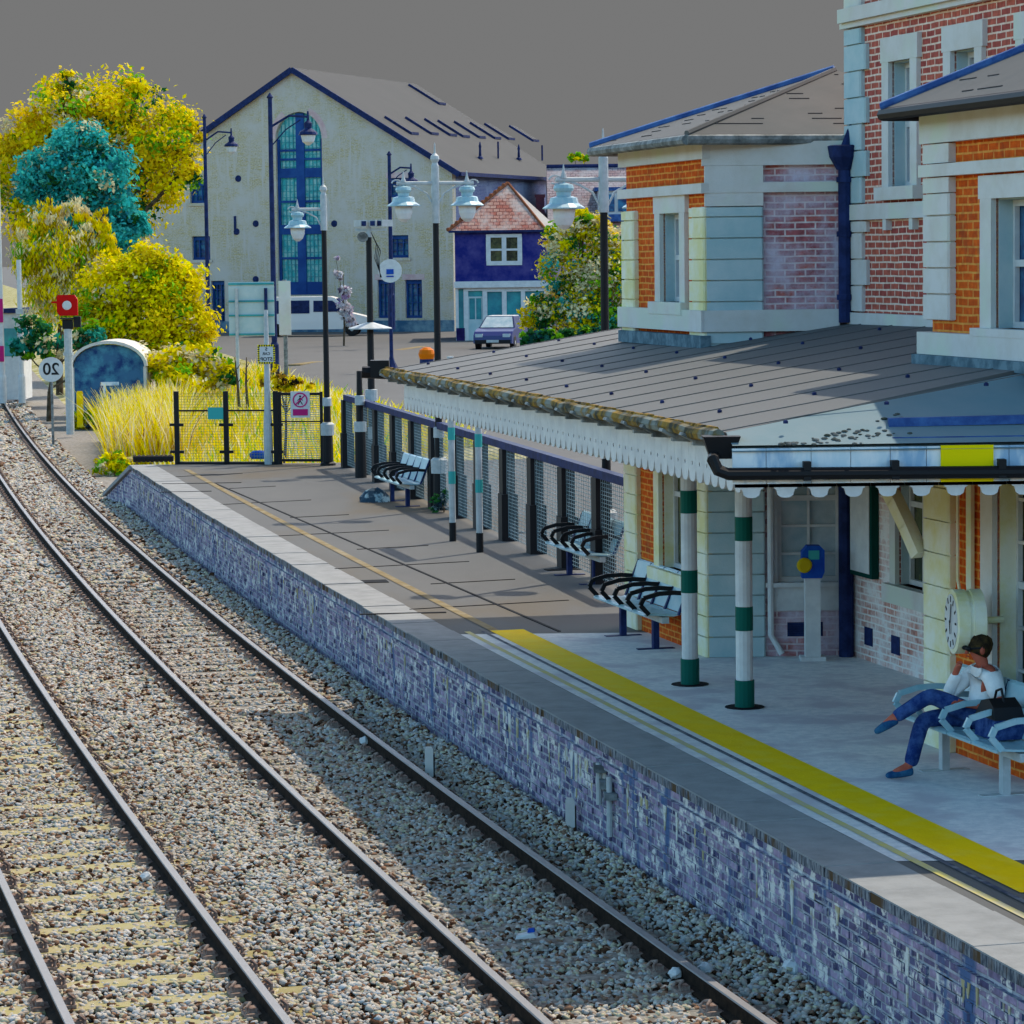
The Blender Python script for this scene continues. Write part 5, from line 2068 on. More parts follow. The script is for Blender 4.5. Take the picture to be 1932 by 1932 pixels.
mb.face(e[0], e[1], r0).face(e[3], e[0], r0, r1_).face(e[0], e[3], e[2], e[1]).face(e[2], e[3], r1_)
rf = hp("roof", mb, M_redtile)
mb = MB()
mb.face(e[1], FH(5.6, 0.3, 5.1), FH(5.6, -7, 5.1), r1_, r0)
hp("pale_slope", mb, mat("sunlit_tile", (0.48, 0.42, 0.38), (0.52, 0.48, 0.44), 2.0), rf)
mb = MB()
mb.tube([e[0], r0], 0.09, 6)
mb.tube([r0, e[1]], 0.07, 6)
for i in range(14):
    p = e[0].lerp(r0, i / 14)
    mb.ball(p + Vector((0, 0, 0.06)), 0.10, 6, 4)
hp("hip_tiles", mb, mat("hip_tile", (0.30, 0.10, 0.04), (0.2, 0.07, 0.04), 5.0), rf)
mb = MB()
cx = FH.hit(1020, 400)
FH.box(mb, cx[0] - 0.2, cx[0] + 0.2, -2.6, -2.1, 5.9, 7.25)
FH.box(mb, cx[0] - 0.25, cx[0] + 0.25, -2.65, -2.05, 7.25, 7.4)
hp("chimney", mb, mat("dark_chimney", (0.03, 0.015, 0.03), (0.06, 0.02, 0.03), 4.0), rf)
mb = MB()
FH.box(mb, -0.28, 4.4, 0.22, 0.34, 5.60, 5.70)
hp("gutter", mb, M_dark)

# second house behind, purple tile roof with a dormer
FH2 = Frame((2.5, 172.0), (1, 0), (0, -1))
h2 = thing("terraced_house", "house with a dull purple tile roof and a dormer window behind the small tree", "house", FH2(3, -3, 0.5))


def h2p(name, mb, m, par=None):
    if par is None:
        return mb.build(name, m, h2, world=True)
    o = mb.build(name, m, None)
    o.data.transform(Matrix.Translation(-Vector(h2.location)))
    o.parent = par
    return o


mb = MB()
mb.box(2.5, 10.5, 172.3, 179, 0.2, 6.4)
h2p("wall", mb, M_purple)
mb = MB()
mb.prism([(171.9, 6.2), (175.6, 9.45), (179.4, 6.2)], lambda y, z, x: (x, y, z), 2.2, 10.8)
rf = h2p("roof", mb, brick("purple_roof_tile", (0.34, 0.22, 0.22), (0.46, 0.36, 0.36), (0.16, 0.12, 0.14), dscale=0.9, bw=0.3, rh=0.16, ms=0.02, dirt=(0.46, 0.42, 0.42)))
mb = MB()
mb.tube([(2.2, 175.6, 9.5), (10.8, 175.6, 9.5)], 0.12, 6)
h2p("ridge", mb, M_dark, rf)
mb = MB()
mb.box(5.0, 7.0, 171.5, 174.6, 6.35, 8.0)
dm = h2p("dormer", mb, M_white)
mb = MB()
mb.box(4.8, 7.2, 171.3, 174.9, 8.0, 8.2)
mb.box(5.0, 7.0, 171.4, 171.49, 6.3, 6.7)
h2p("dormer_roof", mb, M_lead, dm)
mb = MB()
for x in (5.2, 6.1):
    mb.box(x, x + 0.7, 171.42, 171.48, 6.85, 7.8)
h2p("pane", mb, M_glass, dm)

# ------------------------------------------------------------------ vehicles
def wheel(par, x, y, r=0.33, wd_=0.22):
    mb = MB()
    Mx = Matrix.Translation((x, y, r)) @ Matrix.Rotation(math.pi / 2, 4, 'X')
    mb.lathe([(r * 0.7, -wd_ / 2), (r * 0.95, -wd_ / 2), (r, -wd_ * 0.35), (r, wd_ * 0.35), (r * 0.95, wd_ / 2), (r * 0.7, wd_ / 2)], n=20, M=Mx)
    o = mb.build("wheel", M_black, par)
    mb = MB()
    for s_ in (-1, 1):
        mb.lathe([(r * 0.68, s_ * wd_ * 0.42), (r * 0.6, s_ * wd_ * 0.47), (r * 0.15, s_ * wd_ * 0.51)], n=20, M=Mx)
    mb.build("rim", M_steel, None).parent = o


q = PY(590, 634, 158.0)
van = thing("parked_van", "white panel van parked side on below the tall arched window", "van", (q.x, 158.0, 0.5), math.radians(-2))
prof = [(-2.9, 0.42), (-2.95, 0.9), (-2.85, 1.9), (-2.7, 2.02), (1.0, 2.02), (1.25, 1.95), (2.05, 1.18), (2.85, 0.98), (3.02, 0.8), (3.05, 0.42), (2.62, 0.36), (2.45, 0.62), (2.1, 0.70), (1.78, 0.62), (1.62, 0.36), (-1.35, 0.36), (-1.5, 0.62), (-1.85, 0.70), (-2.2, 0.62), (-2.38, 0.36)]
mb = MB()
mb.prism(prof, lambda a, z, t: (a, t * (1 - max(0, z - 1.0) * 0.10), z), -0.95, 0.95)
mb.build("body", mat("van_white", (0.78, 0.76, 0.74), rough=0.4, spec=0.3), van)
for x in (-1.85, 2.1):
    for y in (-0.84, 0.84):
        wheel(van, x, y, 0.34)
for x0, x1, pts in ((-2.6, -1.6, 0), (-1.2, -0.05, 0), (0.15, 1.55, 1)):
    for s_ in (-1, 1):
        mb = MB()
        pl = [(x0, 1.18), (x1, 1.18), (x1, 1.84), (x0, 1.84)] if not pts else [(x0, 1.25), (x1 + 0.25, 1.25), (1.12, 1.82), (x0, 1.82)]
        mb.prism(pl, lambda a, z, t: (a, s_ * (0.95 * (1 - (z - 1.0) * 0.10) + t), z), -0.01, 0.012)
        mb.build("side_window", M_dark, van)
mb = MB()
mb.hexa([(1.30, -0.78, 1.90), (2.06, -0.84, 1.21), (2.06, 0.84, 1.21), (1.30, 0.78, 1.90), (1.33, -0.78, 1.93), (2.09, -0.84, 1.235), (2.09, 0.84, 1.235), (1.33, 0.78, 1.93)])
mb.build("windscreen", M_dark, van)
mb = MB()
mb.box(2.98, 3.08, -0.85, 0.85, 0.40, 0.62)
mb.build("bumper", M_dark, van)
for s_ in (-1, 1):
    mb = MB()
    mb.box(2.78, 3.04, s_ * 0.74 - 0.16, s_ * 0.74 + 0.16, 0.72, 0.90)
    mb.build("headlight", M_paleglass, van)
    mb = MB()
    mb.box(1.55, 1.75, s_ * 1.07 - 0.1, s_ * 1.07 + 0.1, 1.2, 1.42)
    mb.build("wing_mirror", M_black, van)

q = G(934, 659, 0.5)
car = thing("parked_car", "dark blue car facing the station beside the small tree", "car", (q.x + 0.25, q.y + 2.0, 0.46), math.radians(-100))
prof = [(-2.0, 0.3), (-2.05, 0.75), (-1.9, 0.92), (1.0, 0.92), (1.75, 0.80), (2.0, 0.62), (2.02, 0.3), (1.62, 0.26), (1.5, 0.55), (1.25, 0.62), (1.0, 0.55), (0.88, 0.26), (-0.88, 0.26), (-1.0, 0.55), (-1.25, 0.62), (-1.5, 0.55), (-1.62, 0.26)]
mb = MB()
mb.prism(prof, lambda a, z, t: (a, t, z), -0.84, 0.84)
mb.build("body", mat("navy_car_paint", (0.012, 0.03, 0.15), rough=0.3, spec=0.4), car)
mb = MB()
mb.hexa([(-1.85, -0.80, 0.92), (0.95, -0.80, 0.92), (0.95, 0.80, 0.92), (-1.85, 0.80, 0.92), (-1.35, -0.60, 1.40), (0.20, -0.60, 1.42), (0.20, 0.60, 1.42), (-1.35, 0.60, 1.40)])
mb.build("cabin", M_dark, car)
mb = MB()
mb.hexa([(0.28, -0.56, 1.385), (0.93, -0.72, 0.94), (0.93, 0.72, 0.94), (0.28, 0.56, 1.385), (0.31, -0.56, 1.40), (0.97, -0.72, 0.955), (0.97, 0.72, 0.955), (0.31, 0.56, 1.40)])
mb.build("windscreen", M_paleglass, car)
mb = MB()
mb.box(-1.3, 0.2, -0.58, 0.58, 1.405, 1.44)
mb.build("roof_panel", M_white, car)
for x in (-1.25, 1.25):
    for y in (-0.76, 0.76):
        wheel(car, x, y, 0.31, 0.2)
for s_ in (-1, 1):
    mb = MB()
    mb.box(1.86, 2.02, s_ * 0.6 - 0.16, s_ * 0.6 + 0.16, 0.56, 0.70)
    mb.build("headlight", M_paleglass, car)
mb = MB()
mb.box(2.0, 2.04, -0.78, 0.78, 0.28, 0.44)
mb.build("bumper", M_black, car)
mb = MB()
mb.box(2.041, 2.055, -0.27, 0.27, 0.33, 0.44)
mb.build("number_plate", M_steel, car)

# ------------------------------------------------------------------ street lamps, road sign, round sign, orange bin
def street_lamp(px, pyb, pyt, yy, arm, label):
    b = PY(px, pyb, yy)
    tp = PY(px, pyt, yy)
    h_ = tp.z - b.z
    t = thing("street_lamp", label, "street lamp", (b.x, yy, b.z - 0.5), group="black street lamps on the road beyond")
    mb = MB()
    mb.lathe([(0.16, 0), (0.15, 1.5), (0.10, 1.6), (0.075, h_ + 0.3), (0.12, h_ + 0.35), (0.02, h_ + 0.5)], n=10)
    mb.build("post", M_dark, t)
    mb = MB()
    mb.tube([(0, 0, h_ * 0.93), (arm * 0.5, 0, h_ * 0.97), (arm, 0, h_ * 0.965)], 0.045, 6)
    mb.tube([(0, 0, h_ * 0.86), (arm * 0.4, 0, h_ * 0.92), (arm * 0.8, 0, h_ * 0.955)], 0.025, 6)
    mb.build("bracket", M_dark, t)
    z = h_ * 0.965
    mb = MB()
    mb.lathe([(0.34, -0.62), (0.30, -0.52), (0.12, -0.40), (0.14, -0.22), (0.05, -0.12), (0.03, 0.2)], (arm, 0, z), 12)
    hd = mb.build("lamp_hood", M_dark, t)
    mb = MB()
    mb.lathe([(0.05, -0.98), (0.2, -0.86), (0.26, -0.63)], (arm, 0, z), 12)
    mb.build("glass_bowl", M_white, None).parent = hd
    return t


street_lamp(519, 705, 175, 107, 1.30, "tallest black street lamp, in front of the warehouse arched window")
street_lamp(394, 634, 215, 140, 1.20, "black street lamp at the left side of the warehouse front")
street_lamp(739, 600, 285, 136, 0.95, "black street lamp right of the arched window, behind the round sign")

q0 = PY(436, 530, 100)
rs = thing("road_sign", "large pale blue back of a road sign on two posts in front of the warehouse", "sign", (q0.x + 0.8, 100, 0.45))
a0, a1 = PY(432, 580, 100), PY(518, 580, 100)
zt_, zb_ = PY(470, 532, 100).z, PY(470, 634, 100).z
mb = MB()
mb.box(a0.x, a1.x, 99.9, 99.93, zb_, zt_)
mb.build("sign_panel", M_quoin, rs, world=True)
mb = MB()
for z in (zt_ - 0.06, zt_ - 0.62, zt_ - 1.08, zb_ + 0.06):
    mb.box(a0.x, a1.x, 99.85, 99.899, z - 0.03, z + 0.03)
mb.build("stiffener", M_teal, rs, world=True)
for px in (450, 505):
    p = PY(px, 700, 100)
    mb = MB()
    mb.lathe([(0.055, 0.0), (0.055, zt_ - 0.55)], (p.x, 99.79, 0.35), 8)
    mb.build("post", M_steel if px < 480 else M_dark, rs, world=True)
q0 = PY(537, 560, 103)
t = thing("narrow_sign", "narrow pale sign seen from behind beside the tall street lamp", "sign", (q0.x, 103, 0.4))
mb = MB()
mb.box(-0.20, 0.20, -0.02, 0.02, PY(537, 632, 103).z - 0.4, PY(537, 530, 103).z - 0.4)
mb.build("sign_panel", M_stone, t)
mb = MB()
mb.lathe([(0.07, 0), (0.07, 3.4)], (0, 0.09, 0), 8)
mb.build("post", M_iron, t)

q0 = PY(736, 511, 110)
t = thing("round_sign", "round white sign with a small dark square on a slim post", "sign", (q0.x, 110, 0.45))
zc = q0.z - 0.45
mb = MB()
mb.lathe([(0.25, 0.0), (0.25, 0.08), (0.12, 0.35), (0.07, 0.5), (0.05, zc)], n=8)
mb.build("post", M_dark, t)
mb = MB()
mb.lathe([(0.42, 0), (0.42, 0.05)], n=24, M=Matrix.Translation((0, -0.06, zc)) @ Matrix.Rotation(math.pi / 2, 4, 'X'))
mb.build("disc", M_white, t)
mb = MB()
mb.box(-0.13, 0.13, -0.135, -0.111, -0.12 + zc, 0.06 + zc)
mb.box(-0.13, 0.13, -0.136, -0.111, -0.22 + zc, -0.17 + zc)
mb.build("symbol", M_blue, t)

q0 = PY(805, 668, 88)
t = thing("domed_bin", "orange domed bin just behind the far edge of the canopy roof", "bin", (q0.x, 88, 0.2))
zc = q0.z - 0.2
mb = MB()
mb.lathe([(0.20, 0), (0.22, 0.1), (0.20, zc - 0.1)], n=14)
mb.build("body", M_dark, t)
mb = MB()
mb.lathe([(0.19, zc - 0.18), (0.24, zc), (0.20, zc + 0.12), (0.10, zc + 0.19), (0.01, zc + 0.2)], n=14)
mb.build("dome", M_orangep, t)

# left edge: pale masts and a cabin
q0 = PY(2, 450, 118)
for px, top, lab in ((3, 305, "tall white mast cutting the left edge of the picture"), (39, 490, "shorter white mast beside the small cabin")):
    b = PY(px, 640, 118)
    tp = PY(px, top, 118)
    t = thing("white_mast", lab, "mast", (b.x, 118, -0.9))
    mb = MB()
    mb.lathe([(0.14, 0), (0.14, 1.0), (0.10, 1.1), (0.09, tp.z + 0.9)], n=10)
    mb.build("post", M_white, t)
    mb = MB()
    if px < 10:
        mb.box(-0.25, 0.10, -0.16, -0.11, 3.1, 4.0)
        mb.box(-0.25, 0.10, -0.16, -0.11, 1.6, 2.2)
        mb.build("red_board", M_magenta, t)
    else:
        mb.box(-0.14, 0.14, -0.16, 0.16, 3.4, 3.6)
        mb.build("clamp", M_steel, t)
b = PY(17, 640, 121)
t = thing("trackside_cabin", "small white cabin with a blue window at the left edge", "cabin", (b.x, 121, -0.9))
mb = MB()
mb.box(-0.6, 0.55, 0, 2.0, 0, 3.4)
mb.build("wall", M_white, t)
mb = MB()
mb.box(-0.2, 0.32, -0.03, -0.002, 1.7, 2.8)
mb.build("window", M_teal, t)
mb = MB()
mb.prism([(-0.75, 3.401), (0.7, 3.401), (0.6, 3.6), (-0.7, 3.55)], lambda a, z, y: (a, y, z), -0.15, 2.15)
mb.build("roof", M_dark, t)

# arched hut
q = G(143, 800, -0.95)
q1 = G(272, 800, -0.95)
wdt = (q1 - q).length
ht = thing("arched_hut", "dark blue fronted arched hut with a pale curved roof and faded white lettering", "hut", (q + q1) / 2 + Vector((0, 0, -0.1)))
zt_ = PY(207, 648, q.y).z + 1.05
zs_ = PY(207, 692, q.y).z + 1.05
hw = wdt / 2
arcp = [(hw * math.cos(t), zs_ + (zt_ - zs_) * math.sin(t)) for t in np.linspace(0, math.pi, 15)]
M_hut = mat("hut_blue_paint", (0.02, 0.05, 0.16), (0.08, 0.26, 0.36), 2.2, 0.38, 0.62, c3=(0.05, 0.14, 0.26), s3=1.5)
mb = MB()
mb.prism([(-hw * 0.98, 0), (hw * 0.98, 0)] + [(a * 0.98, z - 0.03) for a, z in arcp], lambda a, z, y: (a, y, z), 0.06, 0.14)
mb.build("front", M_hut, ht)
mb = MB()
for (a, z), (c, d) in zip(arcp, arcp[1:]):
    n1, n2 = Vector((a, (z - zs_) * 1.6)).normalized(), Vector((c, (d - zs_) * 1.6)).normalized()
    mb.hexa([(a, y, z) for y in (-0.12,)] + [(c, -0.12, d), (c, 2.6, d), (a, 2.6, z), (a + n1.x * 0.1, -0.12, z + 0.1 * max(n1.y, .3)), (c + n2.x * 0.1, -0.12, d + 0.1 * max(n2.y, .3)), (c + n2.x * 0.1, 2.6, d + 0.1 * max(n2.y, .3)), (a + n1.x * 0.1, 2.6, z + 0.1 * max(n1.y, .3))])
mb.build("roof", M_stone, ht)
mb = MB()
for s_ in (-1, 1):
    mb.box(s_ * hw - 0.05, s_ * hw + 0.05, 0.0, 2.5, 0, zs_)
mb.box(-hw, hw, 2.4, 2.5, 0, zs_ + 0.2)
mb.build("side_wall", M_stone, ht)
mb = MB()
mb.box(-0.27, 0.33, 0.03, 0.058, zs_ - 0.62, zs_ - 0.50)
mb.box(-0.20, -0.12, 0.03, 0.058, zs_ - 1.0, zs_ - 0.62)
mb.build("faded_mark", M_whitew, ht)
q = G(152, 806, -1.0)
t = thing("yellow_stump", "short yellow marker stump in front of the arched hut", "marker post", q)
mb = MB()
mb.box(-0.10, 0.10, -0.1, 0.1, 0, 1.15)
mb.box(-0.08, 0.08, -0.08, 0.08, 1.15, 1.2)
mb.build("stump", M_yellow, t)

# ------------------------------------------------------------------ vegetation
M_leaf = attr_mat("leaf", 0.75, 0.30)


def leaves(name, blobs, n_clump, per, size, palette, weights, parent, seed, spread=0.20, aspect=0.6, droop=0.0, shell=(0.55, 1.05)):
    rg = np.random.default_rng(seed)
    vol = np.array([b[3] ** 2 for b in blobs], float)
    pick = rg.choice(len(blobs), n_clump, p=vol / vol.sum())
    B = np.array([b[:3] for b in blobs])[pick]
    R = np.array([b[3] for b in blobs])[pick]
    d = rg.normal(size=(n_clump, 3))
    d /= np.linalg.norm(d, axis=1)[:, None]
    rr = rg.uniform(shell[0], shell[1], n_clump)
    C = B + d * (R * rr)[:, None] * np.array([1, 1, 0.9])
    Cc = np.array(palette)[rg.choice(len(palette), n_clump, p=weights)] * rg.uniform(0.75, 1.15, (n_clump, 1))
    n = n_clump * per
    P = np.repeat(C, per, 0) + rg.normal(size=(n, 3)) * np.repeat(R, per)[:, None] * spread * np.array([1, 1, 0.75])
    col = np.repeat(Cc, per, 0) * rg.uniform(0.82, 1.15, (n, 1))
    nrm = rg.normal(size=(n, 3)) * 0.8 + np.repeat(d, per, 0) + np.array([0, 0, 0.5])
    nrm /= np.linalg.norm(nrm, axis=1)[:, None]
    t = np.cross(nrm, rg.normal(size=(n, 3)))
    t /= np.linalg.norm(t, axis=1)[:, None]
    if droop:
        t = t + np.array([0, 0, droop])
        t /= np.linalg.norm(t, axis=1)[:, None]
    b = np.cross(nrm, t)
    s_ = size * rg.uniform(0.6, 1.4, n)[:, None]
    V = np.stack([P - t * s_ * 0.5, P + b * s_ * aspect * 0.5 + nrm * s_ * 0.08, P + t * s_ * 0.5, P - b * s_ * aspect * 0.5 + nrm * s_ * 0.08], 1).reshape(-1, 3)
    Fc = np.arange(n * 4).reshape(-1, 4)
    o = tri_mesh(name, V, Fc, np.repeat(np.clip(col, 0, 1), 4, 0), M_leaf)
    if parent is not None:
        o.data.transform(Matrix.Translation(-Vector(parent.location)))
        o.parent = parent
    return o


M_bark = mat("bark", (0.05, 0.035, 0.02), (0.12, 0.09, 0.06), 6.0)


def pxblob(px, py, r, yy, jit=0.0):
    p = PY(px, py, yy)
    return (p.x, yy + jit, p.z, r * yy / F)


def tree(name, label, base, blobs, nc, per, size, pal, wts, seed, trunk_r=0.22, cat="tree", group=None, **k):
    t = thing(name, label, cat, base, group=group)
    leaves("crown", blobs, nc, per, size, pal, wts, t, seed, **k)
    mb = MB()
    top = max(b[2] for b in blobs)
    cx = sum(b[0] for b in blobs) / len(blobs)
    bx = Vector(base)
    zc = (bx.z + top) / 2
    mb.tube([bx - Vector((0, 0, 0.3)), (bx.x + 0.05, bx.y, bx.z + (zc - bx.z) * 0.5), ((bx.x + cx) / 2, bx.y, zc), (cx, bx.y, bx.z + (top - bx.z) * 0.85)], [trunk_r, trunk_r * 0.8, trunk_r * 0.55, trunk_r * 0.15], 8)
    for b in blobs:
        z0 = bx.z + (b[2] - bx.z) * 0.55
        mb.tube([(bx.x + (cx - bx.x) * 0.4, bx.y, z0), ((bx.x + b[0]) / 2, (bx.y + b[1]) / 2, (z0 + b[2]) / 2), b[:3], (b[0], b[1], b[2] + b[3] * 0.7)], [trunk_r * 0.4, trunk_r * 0.28, trunk_r * 0.18, trunk_r * 0.05], 5)
    mb.build("trunk", M_bark, t, world=True)
    return t


YEL, YEL2, PALE, GRN, DGR, TEAL, TEAL2 = (0.80, 0.67, 0.0), (0.86, 0.64, 0.008), (0.80, 0.70, 0.40), (0.20, 0.46, 0.01), (0.02, 0.13, 0.03), (0.03, 0.46, 0.42), (0.07, 0.56, 0.50)
Y0 = 142
bl = [pxblob(x, y, r, Y0, j) for x, y, r, j in ((120, 205, 62, 0), (225, 210, 75, 1), (305, 262, 70, 0), (50, 260, 60, 1), (340, 330, 48, 0), (150, 300, 100, 3), (260, 340, 80, 2), (20, 330, 60, 1), (180, 420, 90, 3), (80, 400, 90, 3), (125, 150, 22, 0), (370, 245, 26, 1), (265, 165, 25, 0))]
p = PY(190, 640, Y0)
tree("broadleaf_tree", "largest tree, rounded yellow green crown rising behind the teal shade foliage at left", (p.x, Y0, 0.0), bl, 700, 62, 0.235, [YEL, YEL2, GRN, DGR, PALE], [0.56, 0.20, 0.12, 0.05, 0.07], 1, 0.4)
Y0 = 130  # teal crown painted as the shaded inside of the largest tree
bl = [pxblob(x, y, r, Y0, j) for x, y, r, j in ((150, 275, 52, 0), (190, 330, 60, -0.5), (105, 320, 55, 0), (230, 400, 45, 0), (60, 345, 36, 0), (150, 400, 65, 0), (225, 440, 40, 0), (255, 425, 28, 0))]
p = PY(165, 640, Y0)
tree("crown_shade_tree", "added teal foliage painting the inner shade of the largest tree at left", (p.x, Y0, 0.0), bl, 380, 62, 0.21, [TEAL, TEAL2, (0.02, 0.22, 0.26), PALE, DGR], [0.46, 0.28, 0.12, 0.08, 0.06], 2, 0.25)
Y0 = 120
bl = [pxblob(x, y, r, Y0, j) for x, y, r, j in ((95, 410, 30, 0), (140, 400, 24, 0), (185, 440, 26, 0), (60, 440, 26, 0), (70, 490, 45, 0), (120, 480, 55, 0), (170, 500, 48, 0), (110, 560, 60, 0), (205, 470, 22, 0), (95, 375, 14, 0), (195, 405, 12, 0))]
p = PY(110, 640, Y0)
tree("pale_shrub", "tall pale yellow shrub with upright sprays at the foot of the teal shade foliage", (p.x, Y0, -0.4), bl, 380, 50, 0.23, [YEL, YEL2, PALE, GRN], [0.45, 0.15, 0.26, 0.14], 3, 0.15, droop=1.4, aspect=0.35, cat="shrub")
Y0 = 112
bl = [pxblob(x, y, r, Y0, j) for x, y, r, j in ((280, 500, 48, 0), (225, 550, 65, 0), (330, 530, 52, 0), (285, 590, 80, 0), (350, 610, 50, 0), (190, 610, 60, 0), (375, 650, 38, 0), (300, 670, 60, 0))]
p = PY(285, 690, Y0)
tree("yellow_shrub", "broad dense yellow shrub in front of the warehouse corner", (p.x, Y0, 0.0), bl, 470, 60, 0.185, [YEL, (0.76, 0.68, 0.0), YEL2, GRN, PALE], [0.50, 0.28, 0.10, 0.07, 0.05], 4, 0.2, cat="shrub")
Y0 = 104
bl = [pxblob(x, y, r, Y0, j) for x, y, r, j in ((310, 690, 40, 0), (365, 690, 45, 0), (415, 700, 34, 0), (260, 690, 36, 1), (345, 720, 40, -1), (440, 715, 20, 0))]
p = PY(350, 735, Y0)
tree("bank_bush", "low olive bush on the bank right of the arched hut", (p.x, Y0, -0.3), bl, 190, 40, 0.2, [YEL, GRN, PALE, DGR], [0.5, 0.2, 0.2, 0.1], 5, 0.1, cat="bush")
bl = [pxblob(x, y, r, 108, j) for x, y, r, j in ((60, 625, 32, 0), (95, 650, 28, 0), (45, 660, 24, 0), (165, 640, 30, 0), (185, 690, 24, 0))]
p = PY(90, 700, 108)
tree("dark_bush", "dark bluish green bush behind the signal post", (p.x, 108, -0.8), bl, 110, 36, 0.2, [DGR, (0.02, 0.28, 0.20), GRN, PALE], [0.34, 0.28, 0.2, 0.18], 6, 0.1, cat="bush")
Y0 = 112
bl = [pxblob(x, y, r, Y0, j) for x, y, r, j in ((1100, 405, 24, 0), (1065, 450, 36, 0), (1125, 440, 42, 0), (1160, 470, 40, 0), (1060, 510, 44, 0), (1125, 520, 55, 0), (1175, 540, 40, 0), (1040, 580, 40, 0), (1100, 590, 55, 0), (1160, 600, 45, 0), (1005, 600, 24, 0), (1010, 570, 14, 0))]
p = PY(1100, 655, Y0)
tree("small_tree", "small yellow green tree between the cottage and the station house", (p.x, Y0, 0.3), bl, 470, 48, 0.155, [YEL2, YEL, PALE, GRN, DGR, (0.04, 0.36, 0.30)], [0.16, 0.26, 0.24, 0.16, 0.08, 0.10], 7, 0.14)
bl = [pxblob(x, y, r, 104, j) for x, y, r, j in ((1000, 640, 16, 0), (1030, 640, 18, 0), (1065, 640, 20, 0), (1105, 635, 20, 0), (1145, 630, 20, 0), (1180, 622, 18, 0))]
p = PY(1090, 670, 104)
tree("low_hedge", "dark green hedge at the foot of the small tree", (p.x, 104, 0.0), bl, 130, 40, 0.16, [DGR, (0.02, 0.14, 0.10), GRN], [0.6, 0.25, 0.15], 8, 0.06, cat="hedge")
bl = [pxblob(1085, 296, 12, 215, 0), pxblob(1104, 298, 7, 215, 0)]
p = PY(1090, 330, 215)
tree("distant_treetop", "tiny green treetop showing above the purple tiled roof", (p.x, 215, 4.0), bl, 20, 30, 0.25, [GRN, YEL], [0.7, 0.3], 9, 0.1)
bl = [pxblob(x, y, r, 74, j) for x, y, r, j in ((500, 712, 14, 0), (530, 722, 18, 0), (562, 718, 13, 0), (520, 695, 9, 0), (552, 735, 14, 0), (585, 725, 8, 0))]
p = PY(535, 760, 74)
tree("autumn_bush", "thin yellow bush with bare dark twigs behind the end fence", (p.x, 74, -0.1), bl, 60, 18, 0.11, [YEL2, YEL, (0.30, 0.16, 0.01), (0.02, 0.015, 0.01)], [0.4, 0.3, 0.15, 0.15], 10, 0.04, cat="bush")
bl = [pxblob(x, y, r, 140, j) for x, y, r, j in ((640, 520, 8, 0), (648, 550, 13, 0), (650, 580, 13, 0), (656, 600, 12, 0), (634, 490, 5, 0), (663, 610, 10, 0))]
p = PY(648, 632, 140)
tree("lilac_shrub", "pale lilac flowering shrub in front of the white van bonnet", (p.x, 140, 0.5), bl, 70, 26, 0.17, [(0.66, 0.60, 0.64), (0.42, 0.28, 0.46), (0.72, 0.70, 0.70), (0.14, 0.10, 0.16)], [0.42, 0.22, 0.26, 0.10], 11, 0.05, cat="shrub", droop=0.8)
bl = [(-1.3, 54.4, 0.16, 0.16), (-1.2, 54.3, 0.3, 0.10)]
tree("lamp_weed", "dark weed growing at the base of the double armed lamp post", (-1.25, 54.4, 0.0), bl, 16, 14, 0.10, [(0.03, 0.06, 0.08), DGR, (0.2, 0.3, 0.3)], [0.5, 0.3, 0.2], 12, 0.015, cat="plant")


def blades(name, n, region, hmin, hmax, wid, pal, wts, seed, label, lean=0.3):
    rg = np.random.default_rng(seed)
    pts = np.array([region(rg) for _ in range(n)])
    h_ = rg.uniform(hmin, hmax, n)[:, None]
    a = rg.uniform(0, 6.28, n)
    side = np.stack([np.cos(a), np.sin(a), np.zeros(n)], 1) * wid * rg.uniform(0.6, 1.4, (n, 1))
    ln_ = rg.normal(size=(n, 3)) * np.array([1, 1, 0]) * lean * h_
    up = np.array([0, 0, 1.0]) * h_
    P1_ = pts + up * 0.55 + ln_ * 0.35
    P2_ = pts + up + ln_
    V = np.stack([pts - side, pts + side, P1_ + side * 0.8, P1_ - side * 0.8, P2_ + side * 0.15, P2_ - side * 0.15], 1).reshape(-1, 3)
    i = (np.arange(n) * 6)[:, None]
    Fc = np.concatenate([i + np.array([[0, 1, 2, 3]]), i + np.array([[3, 2, 4, 5]])])
    col = np.array(pal)[rg.choice(len(pal), n, p=wts)] * rg.uniform(0.8, 1.15, (n, 1))
    o = tri_mesh(name, V, Fc, np.repeat(col, 6, 0), M_leaf)
    if label:
        o['label'] = label
    return o


def bank_region(rg):
    y = rg.uniform(72, 116)
    d = rg.uniform(2.6, 9.5)
    q = rail_pt(y, 0)
    return (q.x + d, y, ground_z(d, y) - 0.02)


o = blades("grass", 16000, bank_region, 0.15, 0.6, 0.03, [YEL, YEL2, PALE, GRN], [0.46, 0.2, 0.24, 0.10], 21, "yellow and straw coloured grass covering the bank beyond the platform")
o['kind'] = 'stuff'
gb = G(262, 866, -0.6)


def clump_region(rg):
    t_ = rg.uniform(0, 1)
    x = -12.2 + rg.normal() * 1.1
    y = 90 + rg.uniform(-9, 6)
    x = (rg.uniform(195, 345) - 960) / F * y
    d = x - rail_pt(y, 0).x
    return (x, y, ground_z(d, y) - 0.03)


